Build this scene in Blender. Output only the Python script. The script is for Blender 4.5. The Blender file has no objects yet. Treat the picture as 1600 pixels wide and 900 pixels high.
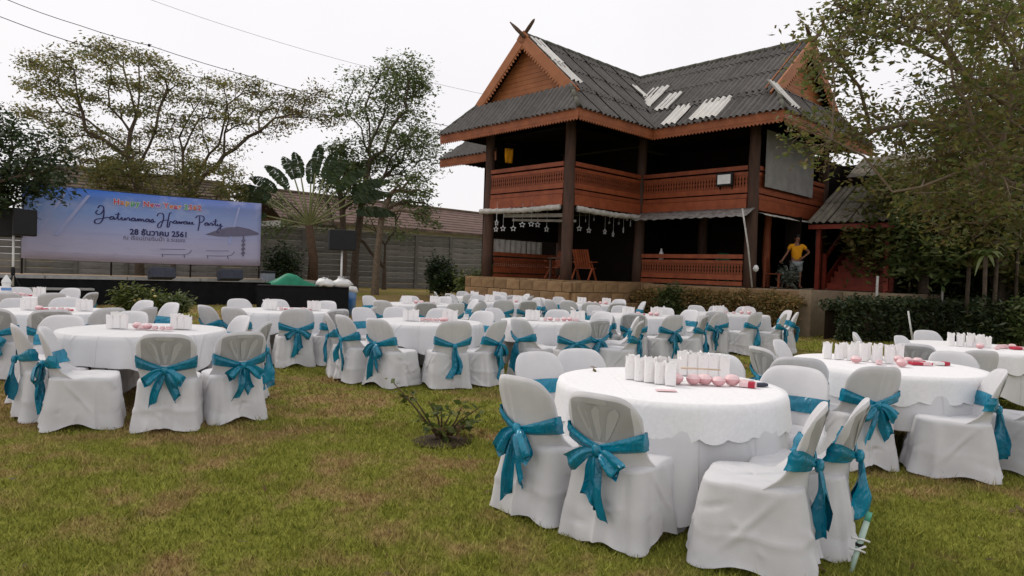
import bpy, bmesh, math, random
import numpy as np
from mathutils import Vector, Matrix
R = math.radians
S = bpy.context.scene
C = S.collection

# ------------------------------------------------------------------ camera, sky, sun, exposure
FPX, CAMH = 1050.0, 1.5
cd = bpy.data.cameras.new('camera'); cam = bpy.data.objects.new('camera', cd); C.objects.link(cam)
cd.sensor_width = 36; cd.lens = FPX / 1600 * 36; cd.clip_start = .05; cd.clip_end = 2000
CM = Matrix.Rotation(R(90 - 1.36), 3, 'X') @ Matrix.Rotation(R(2.0), 3, 'Z')
cam.matrix_world = Matrix.Translation((0, 0, CAMH)) @ CM.to_4x4()
S.camera = cam
SUN_EL, SUN_AZ = 48, -55           # azimuth from +Y, negative to the west
w = bpy.data.worlds.new('World'); S.world = w; w.use_nodes = True
nt = w.node_tree; nt.nodes.clear()
sky = nt.nodes.new('ShaderNodeTexSky'); sky.sky_type = 'NISHITA'; sky.sun_disc = False
sky.sun_elevation = R(SUN_EL); sky.sun_rotation = R(SUN_AZ); sky.dust_density = 4
mx = nt.nodes.new('ShaderNodeMix'); mx.data_type = 'RGBA'; mx.inputs[0].default_value = .93
tc = nt.nodes.new('ShaderNodeTexCoord'); nz = nt.nodes.new('ShaderNodeTexNoise'); nz.inputs['Scale'].default_value = 1.6
nz.inputs['Detail'].default_value = 4
cr = nt.nodes.new('ShaderNodeValToRGB')
cr.color_ramp.elements[0].position = .3; cr.color_ramp.elements[0].color = (.885, .862, .885, 1)
cr.color_ramp.elements[1].position = .7; cr.color_ramp.elements[1].color = (.975, .953, .965, 1)
sc_ = nt.nodes.new('ShaderNodeVectorMath'); sc_.operation = 'SCALE'; sc_.inputs['Scale'].default_value = 10.6
bg = nt.nodes.new('ShaderNodeBackground'); bg.inputs['Strength'].default_value = .1
ow = nt.nodes.new('ShaderNodeOutputWorld')
L = nt.links.new
L(tc.outputs['Generated'], nz.inputs['Vector']); L(nz.outputs['Fac'], cr.inputs['Fac']); L(cr.outputs['Color'], sc_.inputs[0])
L(sky.outputs['Color'], mx.inputs[6]); L(sc_.outputs[0], mx.inputs[7]); L(mx.outputs[2], bg.inputs['Color']); L(bg.outputs[0], ow.inputs[0])
sd = bpy.data.lights.new('sun', 'SUN'); so = bpy.data.objects.new('sun', sd); C.objects.link(so)
sd.energy = 1.3; sd.angle = R(18); sd.color = (1, .93, .84)
_d = Vector((math.sin(R(SUN_AZ)) * math.cos(R(SUN_EL)), math.cos(R(SUN_AZ)) * math.cos(R(SUN_EL)), math.sin(R(SUN_EL))))
so.rotation_euler = _d.to_track_quat('Z', 'Y').to_euler(); so.location = (-20, 0, 30)
S.view_settings.view_transform = 'Standard'; S.view_settings.look = 'None'; S.view_settings.gamma = 1
S.view_settings.exposure = 0
S.render.engine = 'CYCLES'
S.cycles.max_bounces = 6; S.cycles.transparent_max_bounces = 6

# ------------------------------------------------------------------ helpers
def ray(px, py):
    return CM @ Vector(((px - 800) / FPX, -(py - 450) / FPX, -1.0))
def at(px, py, Y):
    d = ray(px, py); return Vector((0, 0, CAMH)) + d * (Y / d.y)
def atz(px, py, z):
    d = ray(px, py); return Vector((0, 0, CAMH)) + d * ((z - CAMH) / d.z)

def rgb(c): return (c[0], c[1], c[2], 1)
class N:
    """small node builder round one Principled material"""
    def __init__(s, name, rough=.8, metal=0, spec=.3):
        s.m = bpy.data.materials.new(name); s.m.use_nodes = True; s.t = s.m.node_tree
        s.b = s.t.nodes['Principled BSDF']; s.b.inputs['Roughness'].default_value = rough; s.b.inputs['Metallic'].default_value = metal
        s.b.inputs['Specular IOR Level'].default_value = spec
    def n(s, k, **kw):
        x = s.t.nodes.new(k)
        for a, b in kw.items(): setattr(x, a, b)
        return x
    def l(s, a, b): s.t.links.new(a, b)
    def coord(s, kind='Object'):
        if kind == 'Position': return s.n('ShaderNodeNewGeometry').outputs['Position']
        return s.n('ShaderNodeTexCoord').outputs[kind]
    def noise(s, scale, detail=4, rough=.55, kind='Object', stretch=None, dist=0):
        x = s.n('ShaderNodeTexNoise'); x.inputs['Scale'].default_value = scale; x.inputs['Detail'].default_value = detail; x.inputs['Roughness'].default_value = rough
        x.inputs['Distortion'].default_value = dist
        v = s.coord(kind)
        if stretch:
            mp = s.n('ShaderNodeMapping'); mp.inputs['Scale'].default_value = stretch; s.l(v, mp.inputs[0]); v = mp.outputs[0]
        s.l(v, x.inputs['Vector']); return x.outputs['Fac']
    def ramp(s, fac, *stops):
        x = s.n('ShaderNodeValToRGB'); e = x.color_ramp.elements
        while len(e) < len(stops): e.new(.5)
        for i, (p, c) in enumerate(stops): e[i].position = p; e[i].color = rgb(c) if not isinstance(c, float) else (c, c, c, 1)
        s.l(fac, x.inputs[0]); return x.outputs[0]
    def mix(s, fac, a, b, mode='MIX'):
        x = s.n('ShaderNodeMix', data_type='RGBA', blend_type=mode)
        for v, i in ((fac, 0), (a, 6), (b, 7)):
            if hasattr(v, 'is_output') or hasattr(v, 'links'): s.l(v, x.inputs[i])
            else: x.inputs[i].default_value = v if i == 0 else rgb(v)
        return x.outputs[2]
    def color(s, c): s.l(c, s.b.inputs['Base Color']); return s
    def bump(s, h, strength=.4, dist=.02):
        x = s.n('ShaderNodeBump'); x.inputs['Strength'].default_value = strength; x.inputs['Distance'].default_value = dist
        s.l(h, x.inputs['Height']); s.l(x.outputs[0], s.b.inputs['Normal']); return s
    def rand(s): return s.n('ShaderNodeObjectInfo').outputs['Random']
    def island(s): return s.n('ShaderNodeNewGeometry').outputs['Random Per Island']

def simple(name, c1, c2=None, scale=6, rough=.8, metal=0, bump=0, bscale=40, stretch=None, spec=.3, vary=0, kind='Object'):
    k = N(name, rough, metal, spec); c2 = c2 or tuple(x * .75 for x in c1)
    col = k.ramp(k.noise(scale, stretch=stretch, kind=kind), (.3, c1), (.7, c2))
    if vary:
        col = k.mix(1.0, col, k.ramp(k.rand(), (0, 1 - vary), (1, 1.0)), 'MULTIPLY')
    k.color(col)
    if bump: k.bump(k.noise(bscale, stretch=stretch, kind=kind), bump)
    return k.m

def leafmat(name, cols, rough=.5, trans=.4):
    k = N(name, rough, 0, .3)
    n = len(cols); stops = [(i / max(1, n - 1), c) for i, c in enumerate(cols)]
    col = k.ramp(k.island(), *stops)
    col = k.mix(1.0, col, k.ramp(k.noise(.9, 2, kind='Position'), (.3, .65), (.7, 1.15)), 'MULTIPLY')
    k.color(col)
    tr = k.n('ShaderNodeBsdfTranslucent'); k.l(col, tr.inputs[0])
    ms = k.n('ShaderNodeMixShader'); ms.inputs[0].default_value = trans
    k.l(k.b.outputs[0], ms.inputs[1]); k.l(tr.outputs[0], ms.inputs[2])
    k.l(ms.outputs[0], k.t.nodes['Material Output'].inputs[0]); return k.m

# --- mesh builder
class MB:
    def __init__(s): s.v = []; s.f = []; s.mi = []; s.cur = 0
    def add(s, vs, fs):
        o = len(s.v); s.v.extend([tuple(x) for x in vs]); s.f.extend([tuple(i + o for i in f) for f in fs]); s.mi.extend([s.cur] * len(fs)); return s
    def box(s, c, d, rz=0, M=None):
        hx, hy, hz = d[0] / 2, d[1] / 2, d[2] / 2
        vs = [Vector((x, y, z)) for x in (-hx, hx) for y in (-hy, hy) for z in (-hz, hz)]
        if rz: q = Matrix.Rotation(rz, 3, 'Z'); vs = [q @ x for x in vs]
        if M: vs = [M @ x for x in vs]
        vs = [x + Vector(c) for x in vs]
        return s.add(vs, [(0, 1, 3, 2), (4, 6, 7, 5), (0, 4, 5, 1), (2, 3, 7, 6), (0, 2, 6, 4), (1, 5, 7, 3)])
    def bar(s, p, q, a, b=None, up=(0, 0, 1)):
        """rectangular bar from p to q, a wide sideways, b tall along up"""
        p = Vector(p); q = Vector(q); b = b or a; d = (q - p).normalized(); u = Vector(up)
        if abs(d.dot(u)) > .98: u = Vector((1, 0, 0))
        x = d.cross(u).normalized(); y = x.cross(d).normalized()
        vs = [e + x * (i * a / 2) + y * (j * b / 2) for e in (p, q) for i, j in ((-1, -1), (1, -1), (1, 1), (-1, 1))]
        return s.add(vs, [(3, 2, 1, 0), (4, 5, 6, 7), (0, 1, 5, 4), (1, 2, 6, 5), (2, 3, 7, 6), (3, 0, 4, 7)])
    def tube(s, pts, r, n=8, cap=True):
        pts = [Vector(p) for p in pts]; m = len(pts); rs = r if isinstance(r, (list, tuple)) else [r] * m
        o = len(s.v); vs = []; fs = []; x = None
        for i, p in enumerate(pts):
            d = (pts[min(i + 1, m - 1)] - pts[max(i - 1, 0)]).normalized()
            if x is None:
                u = Vector((0, 0, 1)) if abs(d.z) < .9 else Vector((1, 0, 0)); x = d.cross(u).normalized()
            else:
                x = (x - d * x.dot(d)).normalized()
            y = d.cross(x)
            for k in range(n):
                a = 2 * math.pi * k / n; vs.append(p + (x * math.cos(a) + y * math.sin(a)) * rs[i])
        for i in range(m - 1):
            for k in range(n):
                fs.append((i * n + k, i * n + (k + 1) % n, (i + 1) * n + (k + 1) % n, (i + 1) * n + k))
        if cap: fs.append(tuple(range(n - 1, -1, -1))); fs.append(tuple((m - 1) * n + k for k in range(n)))
        return s.add(vs, fs)
    def lathe(s, prof, n=12, c=(0, 0, 0), sx=1, sy=1):
        vs = []; fs = []; m = len(prof)
        for r, z in prof:
            for k in range(n):
                a = 2 * math.pi * k / n; vs.append((c[0] + r * sx * math.cos(a), c[1] + r * sy * math.sin(a), c[2] + z))
        for i in range(m - 1):
            for k in range(n): fs.append((i * n + k, i * n + (k + 1) % n, (i + 1) * n + (k + 1) % n, (i + 1) * n + k))
        if prof[0][0] > .001: fs.append(tuple(range(n - 1, -1, -1)))
        if prof[-1][0] > .001: fs.append(tuple((m - 1) * n + k for k in range(n)))
        return s.add(vs, fs)
    def grid(s, g, close_u=False):
        """g[i][j] rows of points"""
        m, n = len(g), len(g[0]); vs = [p for r_ in g for p in r_]; fs = []
        for i in range(m - 1):
            for j in range(n if close_u else n - 1):
                fs.append((i * n + j, i * n + (j + 1) % n, (i + 1) * n + (j + 1) % n, (i + 1) * n + j))
        return s.add(vs, fs)
    def mesh(s, name, mats, smooth=False):
        me = bpy.data.meshes.new(name); me.from_pydata([tuple(x) for x in s.v], [], s.f)
        for m in (mats if isinstance(mats, (list, tuple)) else [mats]): me.materials.append(m)
        if any(s.mi): me.polygons.foreach_set('material_index', s.mi)
        if smooth: me.polygons.foreach_set('use_smooth', [True] * len(me.polygons))
        me.update(); return me
    def build(s, name, mats, parent=None, smooth=False, loc=None):
        return obj(name, s.mesh(name, mats, smooth), parent, loc)

def obj(name, me, parent=None, loc=None):
    o = bpy.data.objects.new(name, me); C.objects.link(o)
    if parent: o.parent = parent
    if loc is not None: o.location = loc
    return o
def tag(o, label=None, cat=None, group=None, kind=None):
    if label: o['label'] = label
    if cat: o['category'] = cat
    if group: o['group'] = group
    if kind: o['kind'] = kind
    return o
def empty(name, loc=(0, 0, 0), rz=0, label=None, cat=None, group=None, kind=None):
    o = bpy.data.objects.new(name, None); C.objects.link(o); o.location = loc; o.rotation_euler = (0, 0, rz); o.empty_display_size = .1
    return tag(o, label, cat, group, kind)
def copy_tree(o, parent=None):
    c = o.copy(); C.objects.link(c); c.parent = parent
    for ch in o.children: copy_tree(ch, c)
    return c
def bevel(o, w=.01, seg=2):
    m = o.modifiers.new('bevel', 'BEVEL'); m.width = w; m.segments = seg; m.limit_method = 'ANGLE'; return o

def quads(name, V, mats, parent=None, kind=None, per=4):
    """V: (n*per,3) array, each run of per verts one face"""
    V = np.asarray(V, dtype=np.float32); n = len(V) // per
    me = bpy.data.meshes.new(name); me.vertices.add(n * per); me.vertices.foreach_set('co', V.ravel())
    me.loops.add(n * per); me.loops.foreach_set('vertex_index', np.arange(n * per, dtype=np.int32))
    me.polygons.add(n); me.polygons.foreach_set('loop_start', np.arange(0, n * per, per, dtype=np.int32))
    me.polygons.foreach_set('loop_total', np.full(n, per, dtype=np.int32))
    me.materials.append(mats); me.update(calc_edges=True); me.validate()
    o = obj(name, me, parent)
    if kind: o['kind'] = kind
    return o
def leafverts(P, size, rng, up=.6, aspect=.42, droop=.15):
    n = len(P); P = np.asarray(P)
    d = rng.normal(size=(n, 3)); d[:, 2] *= .5; d[:, 2] -= droop; d /= np.linalg.norm(d, axis=1)[:, None]
    nn = rng.normal(size=(n, 3)); nn[:, 2] += up * 2
    sd_ = np.cross(d, nn); sd_ /= np.linalg.norm(sd_, axis=1)[:, None] + 1e-9
    ln = (size * (.6 + .8 * rng.random(n)))[:, None]; wd = ln * aspect * .5
    a = P; b = P + d * ln * .45 + sd_ * wd; c = P + d * ln; e = P + d * ln * .45 - sd_ * wd
    return np.stack([a, b, c, e], 1).reshape(-1, 3)

def gz(x, y):
    t = min(1, max(0, (y - 23) / 11)); return .4 * t * t * (3 - 2 * t)

# ------------------------------------------------------------------ materials
def cloth(name, base, dark, tr=.12, rough=.85):
    k = N(name, rough, 0, .15)
    k.b.inputs['Sheen Weight'].default_value = .15
    col = k.ramp(k.noise(3.5, 5, .6), (.3, base), (.75, dark))
    col = k.mix(1.0, col, k.ramp(k.rand(), (0, .93), (1, 1.0)), 'MULTIPLY'); k.color(col)
    rg_ = k.n('ShaderNodeTexNoise', noise_type='RIDGED_MULTIFRACTAL'); rg_.inputs['Scale'].default_value = 3.2; rg_.inputs['Detail'].default_value = 1.5; rg_.inputs['Distortion'].default_value = .8
    ad = k.n('ShaderNodeVectorMath', operation='ADD'); k.l(k.coord(), ad.inputs[0]); k.l(k.rand(), ad.inputs[1]); k.l(ad.outputs[0], rg_.inputs['Vector'])
    k.bump(k.mix(.10, rg_.outputs['Fac'], k.noise(150, 2)), .4, .02)
    t_ = k.n('ShaderNodeBsdfTranslucent'); k.l(col, t_.inputs[0]); ms = k.n('ShaderNodeMixShader'); ms.inputs[0].default_value = tr
    k.l(k.b.outputs[0], ms.inputs[1]); k.l(t_.outputs[0], ms.inputs[2]); k.l(ms.outputs[0], k.t.nodes['Material Output'].inputs[0])
    return k.m
M = {}
M['cover'] = cloth('white_chair_cloth', (.785, .775, .785), (.67, .66, .675), .12)
M['sheer'] = cloth('sheer_cloth_over_plastic', (.43, .425, .42), (.37, .365, .36), .04)
M['slot_light'] = cloth('cloth_with_hole_light', (.57, .565, .56), (.51, .505, .50), .15)  # paler cloth colour stands for light coming through holes in the chair back
def crease(m):
    t = m.node_tree; b = t.nodes['Bump']; h = b.inputs['Height'].links[0].from_socket; tc_ = t.nodes.new('ShaderNodeTexCoord'); sp = t.nodes.new('ShaderNodeSeparateXYZ'); t.links.new(tc_.outputs['Object'], sp.inputs[0]); last = h
    for ax in (0, 1):
        pp = t.nodes.new('ShaderNodeMath'); pp.operation = 'PINGPONG'; pp.inputs[1].default_value = .19; t.links.new(sp.outputs[ax], pp.inputs[0])
        mr = t.nodes.new('ShaderNodeMapRange'); mr.inputs[2].default_value = .010; mr.inputs[3].default_value = 1.2; mr.inputs[4].default_value = 0; t.links.new(pp.outputs[0], mr.inputs[0])
        ad = t.nodes.new('ShaderNodeMath'); ad.operation = 'ADD'; t.links.new(last, ad.inputs[0]); t.links.new(mr.outputs[0], ad.inputs[1]); last = ad.outputs[0]
    t.links.new(last, b.inputs['Height']); return m
M['table'] = cloth('white_table_cloth', (.82, .81, .82), (.77, .76, .77), .15); crease(M['table'])
def lace():
    k = N('lace_cloth', .85, 0, .15)
    v = k.n('ShaderNodeTexVoronoi'); v.inputs['Scale'].default_value = 34; k.l(k.coord(), v.inputs['Vector'])
    v2 = k.n('ShaderNodeTexVoronoi', feature='DISTANCE_TO_EDGE'); v2.inputs['Scale'].default_value = 60; k.l(k.coord(), v2.inputs['Vector'])
    pat = k.mix(.5, v.outputs['Distance'], v2.outputs['Distance'])
    k.color(k.ramp(pat, (.05, (.85, .84, .845)), (.5, (.79, .78, .785)))); k.bump(pat, .35, .004); return crease(k.m)
M['lace'] = lace()
def satin():
    k = N('teal_satin', .24, 0, .6)
    k.b.inputs['Anisotropic'].default_value = .5
    k.color(k.mix(1.0, k.ramp(k.noise(9, 3), (.3, (.002, .245, .375)), (.75, (.001, .155, .265))), k.ramp(k.rand(), (0, .82), (1, 1.1)), 'MULTIPLY'))
    k.bump(k.noise(13, 2, .45, dist=2.0, stretch=(1, 1, .5)), .6, .03); return k.m
M['sash'] = satin()
M['leg'] = simple('dark_blue_plastic', (.02, .03, .09), rough=.5)
M['blackmetal'] = simple('black_metal', (.012, .012, .013), rough=.45)
M['blackcloth'] = simple('black_cloth', (.008, .008, .009), (.004, .004, .005), rough=.9, bump=.3)
M['plywood'] = simple('plywood', (.35, .24, .14), rough=.7)
M['wood'] = simple('red_brown_timber', (.29, .075, .027), (.19, .045, .017), 3, .55, bump=.3, bscale=30, stretch=(1, 8, 1), vary=.25)
M['woodz'] = simple('red_brown_board', (.36, .092, .034), (.23, .055, .022), 4, .5, bump=.3, bscale=14, vary=.2)
M['gable'] = simple('orange_gable_board', (.38, .14, .05), (.29, .10, .036), 2.5, .55, bump=.15, bscale=12, vary=.05)
M['fascia'] = simple('orange_fascia_timber', (.33, .108, .042), (.22, .066, .027), 3, .6, bump=.25, bscale=14)
M['log'] = simple('dark_log', (.095, .05, .033), (.05, .027, .02), 7, .75, bump=.7, bscale=9, stretch=(1, 1, .2))
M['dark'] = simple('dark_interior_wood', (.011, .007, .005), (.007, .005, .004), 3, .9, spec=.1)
def roofm(name, a, b, moss):
    k = N(name, .9, 0, .15)
    c = k.ramp(k.noise(5, 6, .7), (.3, a), (.7, b))
    c = k.mix(k.ramp(k.noise(1.3, 5, .7, kind='Position'), (.45, 0.0), (.75, .7)), c, moss)
    c = k.mix(1.0, c, k.ramp(k.rand(), (0, .88), (1, 1.06)), 'MULTIPLY'); k.color(c); k.bump(k.noise(30), .3); return k.m
M['roof'] = roofm('weathered_cement_sheet', (.155, .145, .135), (.10, .092, .086), (.075, .07, .066))
M['roofw'] = roofm('pale_new_sheet', (.72, .70, .66), (.60, .58, .54), (.55, .53, .47))
M['roofp'] = roofm('stained_porch_sheet', (.25, .225, .18), (.13, .115, .09), (.05, .046, .034))
M['ridge'] = simple('mossy_ridge_cap', (.12, .115, .09), (.07, .07, .055), 6, .9, bump=.4)
M['block'] = simple('laterite_block', (.42, .27, .14), (.27, .16, .08), 5, .9, bump=.5, bscale=18, vary=.35)
M['mortar'] = simple('mortar', (.33, .25, .165), rough=.95)
M['conc'] = simple('stained_concrete_panel', (.30, .28, .255), (.15, .14, .127), 1.6, .9, bump=.4, bscale=10, vary=.35, stretch=(1, 1, 3))
M['concpost'] = simple('concrete_post', (.20, .185, .165), (.12, .112, .10), 3, .9, bump=.3)
M['canvas'] = simple('grubby_white_canvas', (.58, .56, .52), (.36, .34, .31), 4, .85, bump=.4, bscale=9)
M['tin'] = simple('weathered_tin_awning', (.34, .33, .31), (.13, .11, .10), 7, .6, bump=.4, bscale=12)
M['screen'] = simple('grey_screen_blind', (.30, .29, .275), (.22, .21, .20), 3, .9, bump=.25, bscale=60)
M['white'] = simple('white_paint', (.78, .78, .77), (.68, .68, .67), rough=.5)
M['red'] = simple('red_stair_paint', (.32, .05, .025), (.22, .032, .018), 4, .5, vary=.2)
M['black'] = simple('black_plastic', (.012, .012, .014), (.008, .008, .009), rough=.55)
M['greyb'] = simple('blue_grey_plastic', (.05, .058, .085), (.035, .04, .06), rough=.5)
M['paper'] = None
def paper():
    k = N('white_paper_bag', .75, 0, .2)
    v = k.n('ShaderNodeTexVoronoi'); v.inputs['Scale'].default_value = 24; k.l(k.coord(), v.inputs['Vector'])
    k.color(k.ramp(v.outputs['Distance'], (.05, (.74, .52, .52)), (.12, (.83, .81, .80)), (1, (.83, .81, .80)))); k.bump(k.noise(30), .3); return k.m
M['paper'] = paper()
M['pink'] = simple('pink_plastic', (.68, .38, .39), (.58, .29, .31), 14, .35, spec=.5)
M['pinkl'] = simple('pale_pink_wrap', (.80, .60, .60), (.74, .48, .50), 18, .4)
M['redp'] = simple('red_print', (.50, .03, .06), rough=.5)
M['cream'] = simple('cream_stick', (.72, .58, .42), rough=.7)
M['steel'] = simple('galvanised_steel', (.42, .42, .41), (.3, .3, .3), rough=.45, metal=.6)
M['tarp'] = simple('green_tarpaulin', (.015, .25, .14), (.01, .17, .09), 4, .5, bump=.5, bscale=5)
M['bluep'] = simple('blue_plastic', (.03, .16, .45), (.30, .42, .6), 3, .5)
M['skin'] = simple('skin', (.26, .12, .075), (.21, .095, .06), 6, .5)
M['shirt'] = simple('yellow_shirt', (.74, .32, .008), (.64, .26, .006), 7, .85, bump=.3)
M['shorts'] = simple('grey_patterned_shorts', (.34, .37, .38), (.14, .16, .17), 26, .85)
M['hair'] = simple('black_hair', (.01, .008, .007), rough=.5)
M['bark'] = simple('grey_brown_bark', (.115, .085, .06), (.06, .045, .034), 9, .9, bump=.6, bscale=14)
M['barkp'] = simple('pale_bark', (.22, .165, .115), (.11, .08, .055), 8, .85, bump=.5, bscale=12)
M['olive'] = leafmat('olive_leaf', [(.10, .125, .035), (.15, .165, .05), (.20, .18, .055), (.25, .19, .065)], trans=.5)
M['leafg'] = leafmat('green_leaf', [(.06, .10, .03), (.10, .15, .045), (.15, .19, .06), (.19, .21, .09)])
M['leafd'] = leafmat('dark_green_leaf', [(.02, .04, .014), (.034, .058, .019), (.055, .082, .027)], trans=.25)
M['leafy'] = leafmat('yellow_green_leaf', [(.06, .09, .018), (.10, .13, .03), (.17, .19, .05)])
M['leafb'] = leafmat('bronze_leaf', [(.12, .075, .035), (.18, .11, .05), (.13, .11, .04), (.24, .14, .06)])
M['leafh'] = leafmat('dry_hedge_leaf', [(.24, .145, .055), (.33, .20, .075), (.20, .155, .05), (.14, .14, .045)], trans=.2)
M['foliageR'] = leafmat('olive_brown_leaf', [(.08, .11, .026), (.13, .16, .04), (.19, .19, .05), (.15, .11, .042), (.26, .26, .08)], trans=.5)
M['shade'] = leafmat('deep_green_shaded_leaf', [(.02, .036, .014), (.036, .055, .02), (.07, .085, .028)], trans=.15)  # greens set dark, shade under the canopy is in the leaf colour
M['silver'] = leafmat('silver_green_leaf', [(.10,.13,.11),(.2,.24,.2),(.3,.34,.27)])
M['stem'] = simple('brown_twig', (.10, .06, .035), (.06, .035, .02), 9, .9)
M['soil'] = simple('dark_soil', (.06, .04, .025), (.035, .022, .014), 5, .95)

# ------------------------------------------------------------------ ground
def lawn_nodes(k, blade):
    big = k.noise(.42, 5, .66, 'Position', dist=.6); mid = k.noise(2.6, 4, .6, 'Position'); fine = k.noise(17, 4, .7, 'Position')
    f = k.mix(.42, big, mid); sx_ = k.n('ShaderNodeSeparateXYZ'); k.l(k.coord('Position'), sx_.inputs[0]); mrx = k.n('ShaderNodeMapRange'); mrx.inputs[1].default_value = -.6; mrx.inputs[2].default_value = -5; mrx.inputs[4].default_value = .085; k.l(sx_.outputs[0], mrx.inputs[0]); fa_ = k.n('ShaderNodeMath', operation='ADD'); k.l(f, fa_.inputs[0]); k.l(mrx.outputs[0], fa_.inputs[1]); f = fa_.outputs[0]
    g = k.ramp(fine, (.3, (.15, .172, .024)), (.7, (.33, .33, .06)))
    d = k.ramp(fine, (.3, (.25, .16, .064)), (.7, (.46, .33, .155)))
    c = k.mix(k.ramp(f, (.495, 0.0), (.60, 1.0)), g, d)
    if blade: c = k.mix(1.0, c, k.ramp(k.island(), (0, .62), (1, 1.35)), 'MULTIPLY')
    return c, fine
k = N('lawn_ground', .95, 0, .1); c, fine = lawn_nodes(k, False)
k.color(k.mix(1.0, c, (.74, .74, .70), 'MULTIPLY')); k.bump(k.mix(.5, fine, k.noise(60, 3, kind='Position')), .8, .04); M['lawn'] = k.m  # tint darkens bare ground to match the shading among the blades
k = N('grass_blade', .7, 0, .15); c, _ = lawn_nodes(k, True); k.color(c); M['blade'] = k.m
xs = [-400, -150, -70, -40] + [i * 1.0 for i in range(-30, 31)] + [40, 70, 150, 400]
ys = [-20, -5, 0] + [i * .5 for i in range(2, 80)] + [42, 46, 52, 60, 80, 120, 250, 700]
b = MB(); rg = random.Random(3)
b.grid([[(x, y, gz(x, y) - .004 * rg.random()) for x in xs] for y in ys])
tag(b.build('ground', M['lawn'], smooth=True), kind='structure')
rng = np.random.default_rng(5)
def blades(n, y0, y1, h, wd, pw=1.0):
    y = y0 + (y1 - y0) * rng.random(n) ** pw; x = (rng.random(n) * 2 - 1) * (y * .80 + 1.6)
    gx = rng.normal(size=n) * .5; gy = rng.normal(size=n) * .5
    a = rng.random(n) * 6.283; hh = h * (.4 + rng.random(n)); ww = wd * (.6 + .8 * rng.random(n))
    p = np.stack([x, y, np.zeros(n)], 1); s_ = np.stack([np.cos(a), np.sin(a), np.zeros(n)], 1) * ww[:, None]
    tip = p + np.stack([gx * hh, gy * hh, hh], 1)
    return np.stack([p - s_, p + s_, tip], 1).reshape(-1, 3)
V = np.concatenate([blades(210000, 2.4, 6.5, .027, .0034, 1.0), blades(130000, 6.0, 12, .030, .006, 1.0), blades(70000, 11, 24, .042, .011, 1.0)])
def tufts(nt_, per, y0, y1, h, wd):
    y = y0 + (y1 - y0) * rng.random(nt_); x = (rng.random(nt_) * 2 - 1) * (y * .80 + 1.6); r_ = .02 + .05 * rng.random(nt_)
    x = np.repeat(x, per) + rng.normal(size=nt_ * per) * np.repeat(r_, per); y = np.repeat(y, per) + rng.normal(size=nt_ * per) * np.repeat(r_, per); n = nt_ * per
    hh = np.repeat(h * (.5 + rng.random(nt_)), per) * (.5 + .7 * rng.random(n)); a = rng.random(n) * 6.283; p = np.stack([x, y, np.zeros(n)], 1)
    s_ = np.stack([np.cos(a), np.sin(a), np.zeros(n)], 1) * wd; tip = p + np.stack([rng.normal(size=n) * .5 * hh, rng.normal(size=n) * .5 * hh, hh], 1)
    return np.stack([p - s_, p + s_, tip], 1).reshape(-1, 3)
V = np.concatenate([V, tufts(1500, 16, 2.6, 7, .055, .003), tufts(1500, 14, 6, 14, .06, .005)])
o = quads('grass', V, M['blade'], per=3); tag(o, kind='stuff')

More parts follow.
